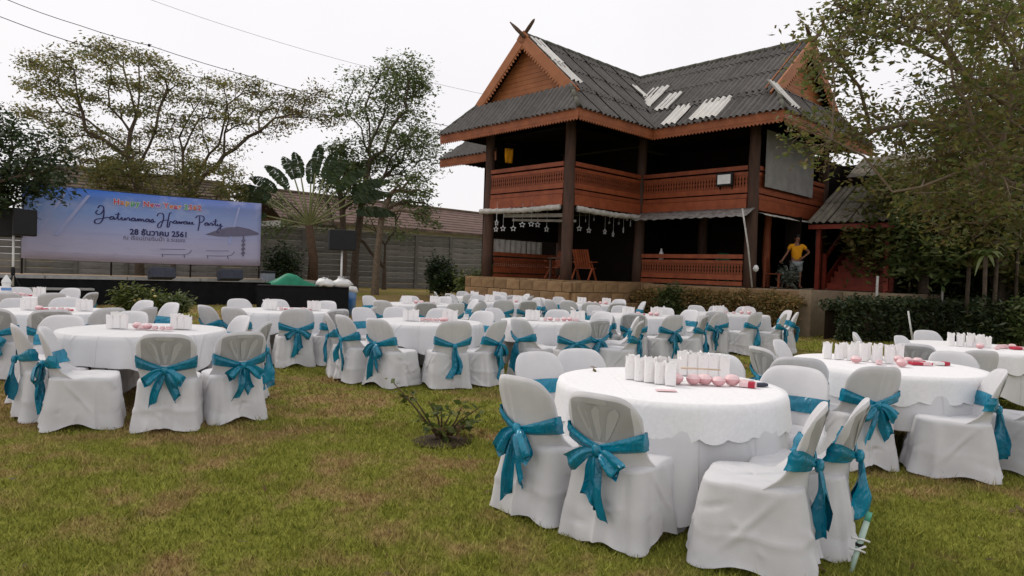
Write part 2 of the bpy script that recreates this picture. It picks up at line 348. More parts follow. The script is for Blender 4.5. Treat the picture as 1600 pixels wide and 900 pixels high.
# ------------------------------------------------------------------ vegetation
def limb_mesh(nodes, par, rad, sides=6):
    b = MB(); kids = {}
    for i, p in enumerate(par):
        if p >= 0: kids.setdefault(p, []).append(i)
    for i, p in enumerate(par):
        if p < 0: continue
        a, q = nodes[p], nodes[i]
        ra = min(rad[p], rad[i] * 1.45); n = 8 if rad[i] > .06 else (5 if rad[i] > .012 else 3)
        b.tube([a, q], [ra, rad[i]], n, cap=False)
    return b
def tree(name, label, cat, chain, clumps, trunk_r, n_leaf, leaf, lm, bm='bark', tips=6, flat=.5, seed=1, group=None, rmin=.006, up=.6, aspect=.42, spread=.45, extra=None, limbs=()):
    """chain: trunk points from the ground up; clumps: (point, radius)"""
    rd = random.Random(seed); rn = np.random.default_rng(seed)
    base = Vector(chain[0])
    root = empty(name, base, 0, label, cat, group)
    nodes = [Vector(p) - base for p in chain]; par = [i - 1 for i in range(len(chain))]; dist = [0.0]
    for i in range(1, len(nodes)): dist.append(dist[-1] + (nodes[i] - nodes[i - 1]).length)
    att0 = max(1, len(chain) // 2)
    top = nodes[-1]; tipn = []; cl = sorted([(Vector(c) - base, r) for c, r in clumps], key=lambda x: (x[0] - top).length)
    used = list(range(att0, len(nodes)))
    for j0, pl in limbs:
        last = j0
        for p in pl:
            nodes.append(Vector(p) - base); par.append(last); dist.append(dist[last] + (nodes[-1] - nodes[last]).length * .4); last = len(nodes) - 1; used.append(last)
    pts = []; weights = []
    for c, r in cl:
        j = min(used, key=lambda i: (nodes[i] - c).length * 1.0 + .6 * dist[i] + (2.0 * max(0, nodes[i].z - c.z)))
        a = nodes[j]; seg = c - a; nn = max(2, int(seg.length / 1.1) + 1); last = j
        for q in range(1, nn + 1):
            t = q / nn; p = a + seg * t + Vector((0, 0, .10 * seg.length * math.sin(math.pi * t)))
            if q < nn: p += Vector((rd.gauss(0, 1), rd.gauss(0, 1), rd.gauss(0, .7))) * seg.length * .045
            nodes.append(p); par.append(last); dist.append(dist[last] + (p - nodes[last]).length); last = len(nodes) - 1; used.append(last)
        for q in range(tips):
            th = rd.random() * 6.283; rr = r * math.sqrt(rd.random()); z = (rd.random() * 2 - 1) * r * flat
            tp = c + Vector((rr * math.cos(th), rr * math.sin(th), z)); mid = (c + tp) / 2 + Vector((rd.gauss(0, .1), rd.gauss(0, .1), rd.gauss(0, .1))) * r
            nodes.append(mid); par.append(last); dist.append(0); nodes.append(tp); par.append(len(nodes) - 2); dist.append(0); tipn.append(len(nodes) - 1)
            pts.append(tp); weights.append(r)
    cnt = [0] * len(nodes)
    for i in tipn:
        q = i
        while q >= 0: cnt[q] += 1; q = par[q]
    tot = max(1, len(tipn)); rad = [max(rmin, trunk_r * (c_ / tot) ** .52) for c_ in cnt]
    rad[0] = trunk_r * 1.35
    limb_mesh(nodes, par, rad).build('trunk', M[bm], root, smooth=True)
    P = np.array([tuple(p) for p in pts]); Wt = np.array(weights)
    if n_leaf:
        idx = rn.integers(0, len(P), n_leaf)
        off = np.clip(rn.normal(size=(n_leaf, 3)), -1.7, 1.7) * (Wt[idx] * spread)[:, None]; off[:, 2] *= flat
        quads('crown', leafverts(P[idx] + off, leaf, rn, up, aspect), M[lm], root)
    if extra:
        n2, sz, mat_, sub = extra
        idx = rn.integers(0, len(P), n2); idx = idx[sub(P[idx] + np.array(base))]
        off = np.clip(rn.normal(size=(len(idx), 3)), -1.7, 1.7) * (Wt[idx] * spread)[:, None]; off[:, 2] *= flat
        quads('dry_leaves', leafverts(P[idx] + off, sz, rn, up, aspect), M[mat_], root)
    return root
def px_clumps(lst, D, r, seed, jit=2.0):
    rd = random.Random(seed); out = []
    for c in lst:
        d = D + rd.uniform(-jit, jit); out.append((at(c[0], c[1], d), r * (c[2] if len(c) > 2 else 1) * rd.uniform(.8, 1.2)))
    return out
Z8 = lambda l: [(x / 3.215, 40 + y / 3.215) for x, y in l]
ZL = lambda l: [(380 + x / 2.37, 80 + y / 2.37) for x, y in l]
t1 = Z8([(270, 150), (480, 110), (560, 105), (700, 140), (750, 190), (200, 220), (160, 290), (300, 220), (370, 220), (450, 150), (520, 180), (620, 170), (250, 270), (210, 330), (300, 330), (390, 360), (480, 360), (560, 280), (640, 290), (700, 320), (780, 340), (120, 440), (210, 440), (300, 490), (380, 440), (430, 530), (520, 540), (600, 420), (680, 430), (750, 410), (820, 260), (870, 240), (900, 290), (820, 360), (150, 180), (450, 620), (560, 600), (700, 560), (780, 530), (640, 660), (420, 690), (340, 640), (500, 700), (600, 700), (340, 560), (700, 640)])
g = at(222, 300, 31); tree('rain_tree', 'broad feathery tree spreading above the middle of the printed banner', 'tree',
    [(g.x, 31, gz(0, 31)), (g.x - .1, 31, 2.2), at(222, 305, 31), at(212, 268, 31)], px_clumps(t1, 31, .66, 1, 2.2), .17, 15000, .15, 'olive', tips=8, flat=.36, seed=11, rmin=.012, spread=.55, aspect=.45)
t2 = Z8([(1050, 270), (1120, 300), (1180, 300), (1240, 300), (950, 360), (1010, 370), (1070, 390), (1140, 400), (1220, 400), (1270, 430), (880, 470), (940, 480), (1000, 470), (1080, 470), (1150, 470), (1230, 490), (900, 560), (850, 620), (940, 620), (1020, 560), (1100, 600), (1180, 620), (820, 700), (950, 690), (1060, 700), (700, 720), (760, 760), (880, 740), (620, 720), (560, 690), (1010, 720), (1120, 720)]) + [(401, 143), (443, 173), (477, 156), (507, 143), (519, 181), (494, 185), (443, 194), (405, 206), (455, 150), (430, 160), (470, 178), (410, 175)]
g = at(303, 300, 33); tree('rain_tree', 'bronze-tinged feathery tree leaning between the banner and the fan palm', 'tree',
    [(g.x, 33, gz(0, 33)), (g.x, 33, 2.4), at(303, 298, 33)], px_clumps(t2, 33, .70, 2, 2.2), .16, 11000, .15, 'olive', tips=8, flat=.36, seed=12, rmin=.012, spread=.55, aspect=.45,
    extra=(6000, .15, 'leafb', lambda p: p[:, 0] > -12))
t3 = ZL([(640, 70), (600, 60), (560, 80), (530, 60), (500, 110), (570, 130), (630, 130), (670, 130), (540, 170), (600, 180), (660, 170), (480, 170), (450, 210), (420, 120), (380, 200), (520, 240), (580, 240), (630, 220), (500, 300), (560, 300), (640, 300), (450, 350), (520, 370), (580, 360), (670, 350), (690, 400), (620, 400), (560, 430), (500, 440), (440, 440), (400, 480), (620, 470), (420, 540), (380, 420), (480, 510), (370, 350), (690, 310), (600, 330), (530, 410), (470, 400)])
g = at(553, 440, 32); tree('slender_tree', 'tall airy tree with pale green crown rising behind the loudspeaker stand', 'tree',
    [(g.x, 32, gz(0, 32)), at(555, 400, 32), at(565, 320, 32), at(578, 250, 32)], px_clumps(t3, 32, .66, 3, 1.8), .17, 13000, .17, 'leafg', tips=7, flat=.65, seed=13, rmin=.012, spread=.5)
t4 = [(654, 333), (640, 300), (670, 345), (665, 318), (632, 312), (650, 275), (660, 300), (622, 290)]
g = at(586, 446, 30); tree('slender_tree', 'thin bare-stemmed leaning tree in front of the concrete panel wall', 'tree',
    [(g.x, 30, gz(0, 30)), at(589, 400, 30), at(597, 335, 30), at(612, 300, 30)], px_clumps(t4, 30, .5, 4, 1), .14, 1300, .18, 'leafg', bm='barkp', tips=6, seed=14, rmin=.012)
g = at(535, 446, 31); tree('slender_tree', 'short dark-stemmed tree beside the fan palm trunk', 'tree',
    [(g.x, 31, gz(0, 31)), at(538, 400, 31), at(535, 330, 31), at(530, 290, 31)], px_clumps([(525, 270), (540, 255), (512, 285), (548, 290), (530, 240), (555, 265), (570, 300)], 31, .6, 5, 1), .14, 2600, .2, 'leafg', tips=6, seed=15, rmin=.012)
rd = random.Random(31); tb_ = [(rd.uniform(150, 375), rd.uniform(258, 308)) for _ in range(26)] + [(rd.uniform(420, 590), rd.uniform(300, 360)) for _ in range(0)]
g = at(270, 440, 29); tree('bushy_tree', 'low bushy green tree filling the gap above the banner', 'tree', [(g.x, 29, gz(0, 29)), (g.x, 29, 1.5), (g.x, 29, 2.6)], px_clumps(tb_, 29, .5, 9, 1.0), .1, 6500, .16, 'olive', tips=6, flat=.7, seed=18, rmin=.01)
rd = random.Random(32); tb_ = [(rd.uniform(500, 640), rd.uniform(300, 372)) for _ in range(14)] + [(rd.uniform(415, 470), rd.uniform(300, 370)) for _ in range(8)]
g = at(600, 440, 33.5); tree('bushy_tree', 'sparse brownish bushy tree in front of the long red-brown roof', 'tree', [(g.x, 33.5, gz(0, 33)), (g.x, 33.5, 1.5), (g.x, 33.5, 2.6)], px_clumps(tb_, 33.5, .5, 9, 1.0), .1, 3200, .15, 'leafg', tips=6, flat=.7, seed=19, rmin=.01)
# dark tree at the left edge, in front of the banner's top corner
rd = random.Random(8)
lb = [(rd.uniform(-70, 80), rd.uniform(225, 318)) for _ in range(34)] + [(15, 205), (60, 232), (92, 262), (40, 215), (85, 290), (5, 190), (-30, 200)]
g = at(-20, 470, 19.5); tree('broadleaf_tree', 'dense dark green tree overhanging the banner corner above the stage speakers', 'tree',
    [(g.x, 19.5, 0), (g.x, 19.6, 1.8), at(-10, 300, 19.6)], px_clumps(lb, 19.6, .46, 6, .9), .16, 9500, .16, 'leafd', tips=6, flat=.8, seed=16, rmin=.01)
# fan (traveller's) palm
def fan_palm():
    D = 29.5; p0 = at(488, 440, D); base = Vector((p0.x, D, gz(0, D)))
    root = empty('fan_palm', base, 0, 'fan palm with banana-like leaves spread flat above the wall', 'palm')
    c = at(483, 352, D) - base
    b = MB(); b.tube([(0, 0, 0), (.02, 0, c.z * .5), c], [.24, .2, .16], 10); b.build('trunk', M['stem'], root, smooth=True)
    rd = random.Random(4)
    for i, a in enumerate([-78, -66, -54, -43, -32, -22, -12, -3, 6, 15, 25, 36, 48, 60, 72]):
        a = R(a + rd.uniform(-3, 3)); Lp = rd.uniform(1.8, 2.3); Lb = rd.uniform(1.5, 2.1)
        d = Vector((math.sin(a), rd.uniform(-.12, .12), math.cos(a))); e = c + d * Lp
        fr = MB().tube([c, c + d * Lp * .5, e], [.055, .04, .03], 6).build('frond_stalk', M['stalk'], root, smooth=True)
        m = MB(); side = Vector((math.cos(a), 0, -math.sin(a))); nseg = 16
        for sgn in (-1, 1):
            for q in range(nseg):
                t0, t1_ = q / nseg, (q + .86) / nseg
                def pt(t, w_): 
                    droop = Vector((d.x * .15, 0, -.75)) * (t * t) * Lb * .42
                    return e + d * t * Lb + droop + (side * sgn * .95 - Vector((0, 0, .25))) * w_ + Vector((0, rd.uniform(-.05, .05), 0))
                wf = lambda t: .28 * math.sin(math.pi * min(1, t * .9 + .1)) ** .6
                m.add([pt(t0, 0), pt(t1_ + .14 / nseg, 0), pt(t1_ + .03 + rd.choice((0, .02, .02)), wf(t1_) * rd.uniform(.85, 1.1)), pt(t0 + .02, wf(t0) * rd.uniform(.8, 1.1))], [(0, 1, 2, 3)])
        m.build('leaf_blade', M['leafd'], fr)
M['stalk'] = simple('pale_leaf_stalk', (.22, .24, .10), (.14, .14, .06), 4, .6)
fan_palm()

def bush(name, label, c, rx, ry, h, n, leaf, lm, seed, cat='shrub', group=None, flowers=None):
    rd = np.random.default_rng(seed); root = empty(name, c, 0, label, cat, group)
    b = MB(); r_ = random.Random(seed); tips = []
    for i in range(14):
        a = r_.random() * 6.283; q = r_.random() ** .5
        e = Vector((math.cos(a) * rx * q * .8, math.sin(a) * ry * q * .8, h * (.55 + .4 * r_.random()) * (1 - .3 * q)))
        b.tube([(e.x * .1, e.y * .1, 0), (e.x * .45, e.y * .45, e.z * .5), e], [.018, .012, .006], 4); tips.append(e)
    b.build('stem', M['stem'], root)
    t = np.array([tuple(x) for x in tips]); idx = rd.integers(0, len(t), n)
    P = t[idx] * (.55 + .5 * rd.random((n, 1))) + rd.normal(size=(n, 3)) * np.array([rx, ry, h * .6]) * .2; P[:, 2] = np.abs(P[:, 2]) + .01
    quads('foliage', leafverts(P, leaf, rd, .7), M[lm], root)
    if flowers:
        for i in range(flowers):
            p = P[rd.integers(0, n)]; MB().lathe([(0, -.03), (.04, 0), (.05, .02), (0, .04)], 6, (p[0], p[1] - .05, p[2] + .05)).build('flower', M['flower'], root)
    return root
M['flower'] = simple('pale_yellow_flower', (.75, .62, .25), rough=.6)
p = at(212, 480, 16.8); bush('flowering_bush', 'yellow-green flowering bush in front of the black stage skirt', (p.x, 16.8, 0), .75, .5, .85, 3000, .12, 'leafy', 21, flowers=9)
p = at(268, 470, 17.6); bush('flowering_bush', 'smaller green bush at the end of the stage skirt', (p.x, 17.6, 0), .6, .5, .75, 1300, .12, 'leafg', 22)
p = at(682, 440, 29.5); bush('dark_shrub', 'dark rounded shrub standing against the concrete panel wall', (p.x, 30.5, .35), .7, .6, 1.9, 3800, .16, 'leafd', 23)
p = at(735, 440, 25.5); bush('yellow_green_shrub', 'yellow-green shrub beside the end of the block terrace', (p.x, 25.6, .1), .75, .6, 1.6, 3000, .14, 'leafy', 24)
p = at(790, 440, 27); bush('yellow_green_shrub', 'yellow-green shrub behind the dark corner log of the house', (p.x - .2, 27.4, .3), .7, .5, 1.6, 2200, .14, 'leafy', 25)
p = at(1050, 470, 21.0); bush('green_bush', 'fresh green bush where the terrace blocks meet the brown hedge', (p.x, 21.0, 0), .5, .45, 1.35, 3000, .12, 'leafg', 26)
for i, (px_, D, h, s, lb_) in enumerate([(700, 29.6, 1.2, .8, 'low dark shrub beside the rounded wall shrub'), (440, 29, 2.3, 1.0, 'dark shrub between the banner end and the fan palm')]):
    p = at(px_, 440, D); bush('dark_shrub', lb_, (p.x, D, .3), s, .5, h, 2600, .16, 'leafd', 40 + i)
# sapling on the lawn
def sapling():
    p = atz(690, 690, 0); root = empty('lawn_sapling', p, 0, 'spindly half-bare shrub growing alone in the open lawn', 'shrub')
    rd = random.Random(7); rn = np.random.default_rng(7); b = MB(); L_ = []
    ends = [(-.46, .02, .52), (-.30, .1, .40), (-.12, -.05, .36), (-.02, .05, .30), (.08, .0, .26), (.16, .06, .30), (.27, -.03, .22), (.2, .1, .14), (-.2, 0, .2), (.06, -.1, .12), (-.08, -.1, .15), (.32, .05, .30)]
    for e in ends:
        e = Vector(e); m = e * .5 + Vector((rd.uniform(-.04, .04), 0, .03)); b.tube([(0, 0, 0), m, e], [.012, .008, .004], 5)
        for q in range(9 if e.z > .2 else 12): L_.append(tuple(m.lerp(e, rd.uniform(.3, 1.1)) + Vector((rd.gauss(0, .03), rd.gauss(0, .03), rd.gauss(0, .03)))))
    b.build('stem', M['stem'], root, smooth=True)
    quads('foliage', leafverts(np.array(L_), .082, rn, .5, .55), M['leafy'], root)
    quads('dry_leaves', leafverts(np.random.default_rng(3).normal(size=(60, 3)) * [.09, .07, .03] + [.08, 0, .08], .06, rn, .3, .5), M['leafb'], root)
    MB().lathe([(.26, .002), (.2, .018), (.1, .03), (0, .034)], 14).build('bare_soil', M['soil'], root, smooth=True)
sapling()

# ------------------------------------------------------------------ timber house (local axes: x recedes to the right, y to the left of the corner post)
T = 1.28
hroot = empty('timber_house', (1.661, 21.0, 0), R(43.6), 'two-storey red-brown timber house on log posts under grey corrugated roofs', 'house')
HQ = Matrix.Rotation(R(43.6), 3, 'Z')
def hw(s, t, z): return Vector((1.661, 21.0, 0)) + HQ @ Vector((s, t, z))
ZE, ZR = 6.27, 9.22          # eave and ridge height
TE0, TE1, SE0 = -1.25, 5.2, -1.1     # wing one eaves
S2, S2R, T2F = 2.6, 9.6, -5.55       # wing two eaves
RT, RS = 1.95, 6.1                   # ridge lines
def post(s, t, z0, z1, r=.19, m='log', nm='post'):
    rd = random.Random(int(s * 37 + t * 11)); b = MB(); n = 6
    b.tube([(s + rd.uniform(-.02, .02), t + rd.uniform(-.02, .02), z0 + (z1 - z0) * i / n) for i in range(n + 1)], [r * (1.12 - .2 * i / n) * rd.uniform(.95, 1.05) for i in range(n + 1)], 12)
    return b.build(nm, M[m], hroot, smooth=True)
for s, t in ((0, 0), (0, 3.72), (3.78, 0), (3.78, -4.15), (9.0, -4.15), (3.78, 3.72), (6.3, -1.0)):
    post(s, t, T - .1, 6.6, .17)
post(6.0, -3.6, T, 4, .12, 'wood')
# roof planes of separate corrugated sheets
def sheet_mesh(wd, ln, pitch, amp):
    b = MB(); n = int(wd / pitch * 6) + 1
    xs_ = [wd * i / n for i in range(n + 1)]
    b.grid([[(x, y, amp * math.cos(2 * math.pi * x / pitch) + (.022 if q == 0 else -.004)) for x in xs_] for q, y in enumerate((-.08, ln * .5, ln))]); return b
def roof_plane(poly, mat='roof', sw=.9, sl=1.25, white=(), parent=None, under=True, pitch=.20, amp=.038):
    """poly: convex 3-D polygon in house axes, first edge = eave"""
    parent = parent or hroot; P = [Vector(p) for p in poly]
    e = (P[1] - P[0]).normalized(); n = None
    for q in P[2:]:
        n = e.cross(q - P[0])
        if n.length > .01: break
    n.normalize()
    if n.z < 0: n = -n
    upv = n.cross(e).normalized()
    if upv.z < 0: upv = -upv
    fr = Matrix((e, upv, n)).transposed()
    uv = [((p - P[0]).dot(e), (p - P[0]).dot(upv)) for p in P]
    a0, a1 = min(u_[0] for u_ in uv), max(u_[0] for u_ in uv); b1 = max(u_[1] for u_ in uv)
    cen = (sum(u_[0] for u_ in uv) / len(uv), sum(u_[1] for u_ in uv) / len(uv))
    full = sheet_mesh(sw, sl, pitch, amp)
    fullme = {k_: full.mesh('roof_sheet', M[k_], True) for k_ in (mat, 'roofw')}
    def inside(x, y):
        for i in range(len(uv)):
            (x0, y0), (x1, y1) = uv[i], uv[(i + 1) % len(uv)]
            c0 = (x1 - x0) * (cen[1] - y0) - (y1 - y0) * (cen[0] - x0); c1 = (x1 - x0) * (y - y0) - (y1 - y0) * (x - x0)
            if c0 * c1 < -1e-9: return False
        return True
    rd = random.Random(int(a1 * 100))
    for i in range(int((a1 - a0) / sw) + 1):
        for j in range(int(b1 / sl) + 1):
            x0, y0 = a0 + i * sw, j * sl
            cx, cy = x0 + sw / 2, y0 + sl / 2
            mk = 'roofw' if any(wx0 < cx < wx1 and wy0 < cy < wy1 for wx0, wx1, wy0, wy1 in white) else mat
            corners = [inside(x0 + q, y0 + w_) for q in (0, sw) for w_ in (0.001, sl)]
            if all(corners): me = fullme[mk]
            else:
                bm = bmesh.new(); bm.from_mesh(fullme[mk])
                for k_ in range(len(uv)):
                    (xa, ya), (xb, yb) = uv[k_], uv[(k_ + 1) % len(uv)]
                    if k_ == 0: continue
                    nx, ny = (yb - ya), -(xb - xa)
                    if nx * (cen[0] - xa) + ny * (cen[1] - ya) > 0: nx, ny = -nx, -ny
                    bmesh.ops.bisect_plane(bm, geom=bm.verts[:] + bm.edges[:] + bm.faces[:], plane_co=(xa - x0, ya - y0, 0), plane_no=(nx, ny, 0), clear_outer=True)
                if len(bm.faces) < 4: bm.free(); continue
                me = bpy.data.meshes.new('roof_sheet'); bm.to_mesh(me); bm.free(); me.materials.clear(); me.materials.append(M[mk])
                me.polygons.foreach_set('use_smooth', [True] * len(me.polygons))
            o = obj('roof_sheet', me, parent)
            if mk == 'roofw': o['label'] = 'pale replacement roof sheet'
            o.matrix_local = Matrix.Translation(P[0] + e * x0 + upv * y0 + n * (.05 + rd.uniform(-.006, .006))) @ (fr @ Matrix.Rotation(rd.uniform(-.006, .006), 3, 'Z')).to_4x4()
    if under:
        b = MB(); k_ = len(P); b.add([p - n * .005 for p in P] + [p - n * .06 for p in P], [tuple(range(k_)), tuple(range(2 * k_ - 1, k_ - 1, -1))] + [(i, (i + 1) % k_, (i + 1) % k_ + k_, i + k_) for i in range(k_)])
        b.build('roof_light_block', M['dark'], parent)  # sheet added under the corrugated roof to block light
h1 = 1.0; din, tin_ = .78, 1.05
fr_ = (ZR - ZE) / (RT - TE0); zg = ZE + fr_ * tin_
SG = SE0 + din; J = (RS, RT, ZR)
f1 = (zg - ZE) / (ZR - ZE); Vp = (S2 + f1 * (RS - S2), TE0 + f1 * (RT - TE0), zg); Vb = (S2 + f1 * (RS - S2), TE1 - f1 * (TE1 - RT), zg)
roof_plane([(SE0, TE0, ZE), (S2, TE0, ZE), Vp, (SG, TE0 + tin_, zg)]); roof_plane([(SG, TE0 + tin_, zg), Vp, J, (SG, RT, ZR)])
roof_plane([(S2, TE1, ZE), (SE0, TE1, ZE), (SG, TE1 - tin_, zg), Vb]); roof_plane([Vb, (SG, TE1 - tin_, zg), (SG, RT, ZR), J])
roof_plane([(SE0, TE1, ZE), (SE0, TE0, ZE), (SG, TE0 + tin_, zg), (SG, TE1 - tin_, zg)])
fr2 = (ZR - ZE) / (RS - S2); sin_ = 1.15; zg2 = ZE + fr2 * sin_; TG = T2F + .8
f2 = (zg2 - ZE) / (ZR - ZE); Vq = (S2 + f2 * (RS - S2), TE0 + f2 * (RT - TE0), zg2)
roof_plane([(S2, TE0, ZE), (S2, T2F, ZE), (S2 + sin_, TG, zg2), Vq]); roof_plane([Vq, (S2 + sin_, TG, zg2), (RS, TG, ZR), J])
roof_plane([(S2R, T2F, ZE), (S2R, TE1, ZE), (S2R - sin_, TE1, zg2), (S2R - sin_, TG, zg2)]); roof_plane([(S2R - sin_, TG, zg2), (S2R - sin_, TE1, zg2), (RS, TE1, ZR), (RS, TG, ZR)])
roof_plane([(S2, T2F, ZE), (S2R, T2F, ZE), (S2R - sin_, TG, zg2), (S2 + sin_, TG, zg2)])
roof_plane([(S2, TE1, ZE), (RS, TE1, ZR), J], under=True)
def patch_sheet(P0, e, up, a0, a1, b0, b1, cols=1):
    P0, e, up = Vector(P0), Vector(e).normalized(), Vector(up); n = e.cross(up).normalized()
    if n.z < 0: n = -n
    uu = n.cross(e).normalized()
    if uu.z < 0: uu = -uu
    fr = Matrix((e, uu, n)).transposed(); wd = (a1 - a0) / cols
    for i in range(cols):
        o = sheet_mesh(wd + .03, b1 - b0, .20, .036).build('roof_sheet', M['roofw'], hroot, True); o['label'] = 'pale replacement roof sheet'
        o.matrix_local = Matrix.Translation(P0 + e * (a0 + wd * i) + uu * b0 + n * (.098 + .006 * (i % 2))) @ fr.to_4x4()
_w2 = ((S2, TE0, ZE), (0, -1, 0), (RS - S2, 0, ZR - ZE)); _w1 = ((SE0, TE0, ZE), (1, 0, 0), (0, RT - TE0, ZR - ZE))
patch_sheet(*_w2, -1.75, -1.0, 1.75, 3.2); patch_sheet(*_w2, -.6, -.05, 1.3, 2.4); patch_sheet(*_w2, .32, .86, .1, 1.25); patch_sheet(*_w2, 1.3, 2.2, .15, 1.35)
patch_sheet(*_w1, 5.35, 5.75, 2.5, 3.2); patch_sheet(*_w1, .84, 1.42, 2.9, 4.3); patch_sheet(*_w1, .84, 1.42, 1.75, 3.0)
patch_sheet((S2, T2F, ZE), (1, 0, 0), (0, TG - T2F, zg2 - ZE), .5, 1.1, .3, 1.35)
MB().add([(S2, TE1 - .1, ZE), (S2R, TE1 - .1, ZE), (RS, TE1 - .1, ZR - .05)], [(0, 1, 2), (2, 1, 0)]).build('rear_gable', M['dark'], hroot)
# rear wing on the far left
roof_plane([(1.5, 8.6, 6.1), (1.5, 3.9, 6.1), (3.6, 3.9, 8.0), (3.6, 7.2, 8.0)])
roof_plane([(6.2, 8.6, 6.1), (1.5, 8.6, 6.1), (3.6, 7.2, 8.0), (4.2, 7.2, 8.0)])
roof_plane([(6.2, 3.9, 6.1), (6.2, 8.6, 6.1), (4.2, 7.2, 8.0), (4.2, 3.9, 8.0)])
def cap(p, q, r=.1):
    p = Vector(p) + Vector((0, 0, .06)); q = Vector(q) + Vector((0, 0, .06)); n = max(2, int((q - p).length / .5)); b = MB()
    for i in range(n):
        a = p.lerp(q, i / n); c_ = p.lerp(q, (i + 1.1) / n); b.tube([a, c_], [r, r * .85], 8)
    b.build('ridge_cap', M['ridge'], hroot, smooth=True)
cap((SG, RT, ZR), J); cap((RS, TG, ZR), (RS, TE1, ZR))
cap((SE0, TE0, ZE), (SG, TE0 + tin_, zg), .07); cap((SE0, TE1, ZE), (SG, TE1 - tin_, zg), .07)
cap((S2, T2F, ZE), (S2 + sin_, TG, zg2), .07); cap((S2R, T2F, ZE), (S2R - sin_, TG, zg2), .07)
cap((S2, TE0, ZE - .03), J, .05)
# eave boards with toothed valances
def fascia(p, q, h=.24, mat='fascia', parent=None):
    parent = parent or hroot; p = Vector(p); q = Vector(q); d = (q - p); n = max(2, int(d.length / .115)); dn = d.normalized()
    b = MB(); b.bar(p - Vector((0, 0, h / 2 + .01)), q - Vector((0, 0, h / 2 + .01)), .04, h); f = b.build('fascia', M[mat], parent)
    side = dn.cross(Vector((0, 0, 1))) * .012; m = MB()
    for i in range(n):
        a = p + d * (i / n); c_ = p + d * ((i + 1) / n); mid = (a + c_) / 2; z0 = Vector((0, 0, -h - .012)); z1 = Vector((0, 0, -h - .07)); z2 = Vector((0, 0, -h - .13))
        pts = [a + z0, c_ + z0, c_ + z1, mid + z2, a + z1]
        m.add([x + side for x in pts] + [x - side for x in pts], [(4, 3, 2, 1, 0), (5, 6, 7, 8, 9), (2, 3, 8, 7), (3, 4, 9, 8), (0, 1, 6, 5)])
    t_ = m.build('valance_teeth', M[mat], f); t_['kind'] = 'stuff'
    return f
zE = ZE + .02
fascia((SE0, TE0, zE), (SE0, TE1, zE)); fascia((SE0 + .03, TE0, zE), (S2, TE0, zE)); fascia((S2, TE0, zE), (S2, T2F, zE)); fascia((S2 + .03, T2F, zE), (S2R, T2F, zE))
fascia((1.5, 3.9, 6.1), (1.5, 8.6, 6.1))
# gables
def gable(a, bpt, apex, out):
    """triangle a-b-apex, boards and bargeboards, out = outward unit vector"""
    a, bpt, apex, out = Vector(a), Vector(bpt), Vector(apex), Vector(out); n = 14
    inn = -out * .34
    for i in range(n):
        f0, f1 = i / n, (i + 1) / n - .004
        z0 = a.z + (apex.z - a.z) * f0; z1 = a.z + (apex.z - a.z) * f1
        def edge(f, s_): return (a if s_ else bpt).lerp(apex, f)
        p0, p1, p2, p3 = edge(f0, 1), edge(f0, 0), edge(f1, 0), edge(f1, 1)
        m = MB(); off = out * random.Random(i).uniform(-.002, .002) + inn
        m.add([x + off for x in (p0, p1, p2, p3)] + [x + off - out * .03 for x in (p0, p1, p2, p3)], [(0, 1, 2, 3), (7, 6, 5, 4), (0, 4, 5, 1), (1, 5, 6, 2), (2, 6, 7, 3), (3, 7, 4, 0)])
        m.build('gable_board', M['gable'], hroot)
    MB().bar(a + out * .03 - Vector((0, 0, .02)), bpt + out * .03 - Vector((0, 0, .02)), .08, .10).build('gable_sill', M['ridge'], hroot)
    for e0, sg in ((a, 1), (bpt, -1)):
        d = (apex - e0); dn = d.normalized(); e1 = e0 - dn * .15; up = dn.cross(out).normalized()
        if up.z < 0: up = -up
        m = MB(); m.bar(e1 - up * .12, apex - up * .12 + dn * .1, .06, .32, up=up); bb = m.build('bargeboard', M['gable'], hroot)
        mt = MB(); k_ = int(d.length / .13)
        for i in range(k_):
            p = e0 + d * (i / k_) - up * .285; q = e0 + d * ((i + 1) / k_) - up * .285; mid = (p + q) / 2 - up * .12; o2 = out * .015
            mt.add([p + o2, q + o2, mid + o2, p - o2, q - o2, mid - o2], [(0, 1, 2), (5, 4, 3), (0, 3, 4, 1), (1, 4, 5, 2), (2, 5, 3, 0)])
        x = mt.build('bargeboard_teeth', M['gable'], bb); x['kind'] = 'stuff'
        # crossed finial horn
        fn = MB(); p0 = apex - up * .02 + out * (.05 * sg)
        fn.tube([p0 - dn * .2, p0 + dn * .3, p0 + dn * .52, p0 + dn * (.78 if sg > 0 else .6)], [.06, .065, .05, .02], 6); fn.build('finial_horn', M['stem'], hroot, smooth=True)
gable((SG - .02, TE0 + tin_ - .25, zg - .12), (SG - .02, TE1 - tin_ + .25, zg - .12), (SG - .02, RT, ZR + .08), (-1, 0, 0))
gable((S2 + sin_ - .25, TG - .02, zg2 - .12), (S2R - sin_ + .25, TG - .02, zg2 - .12), (RS, TG - .02, ZR + .08), (0, -1, 0))
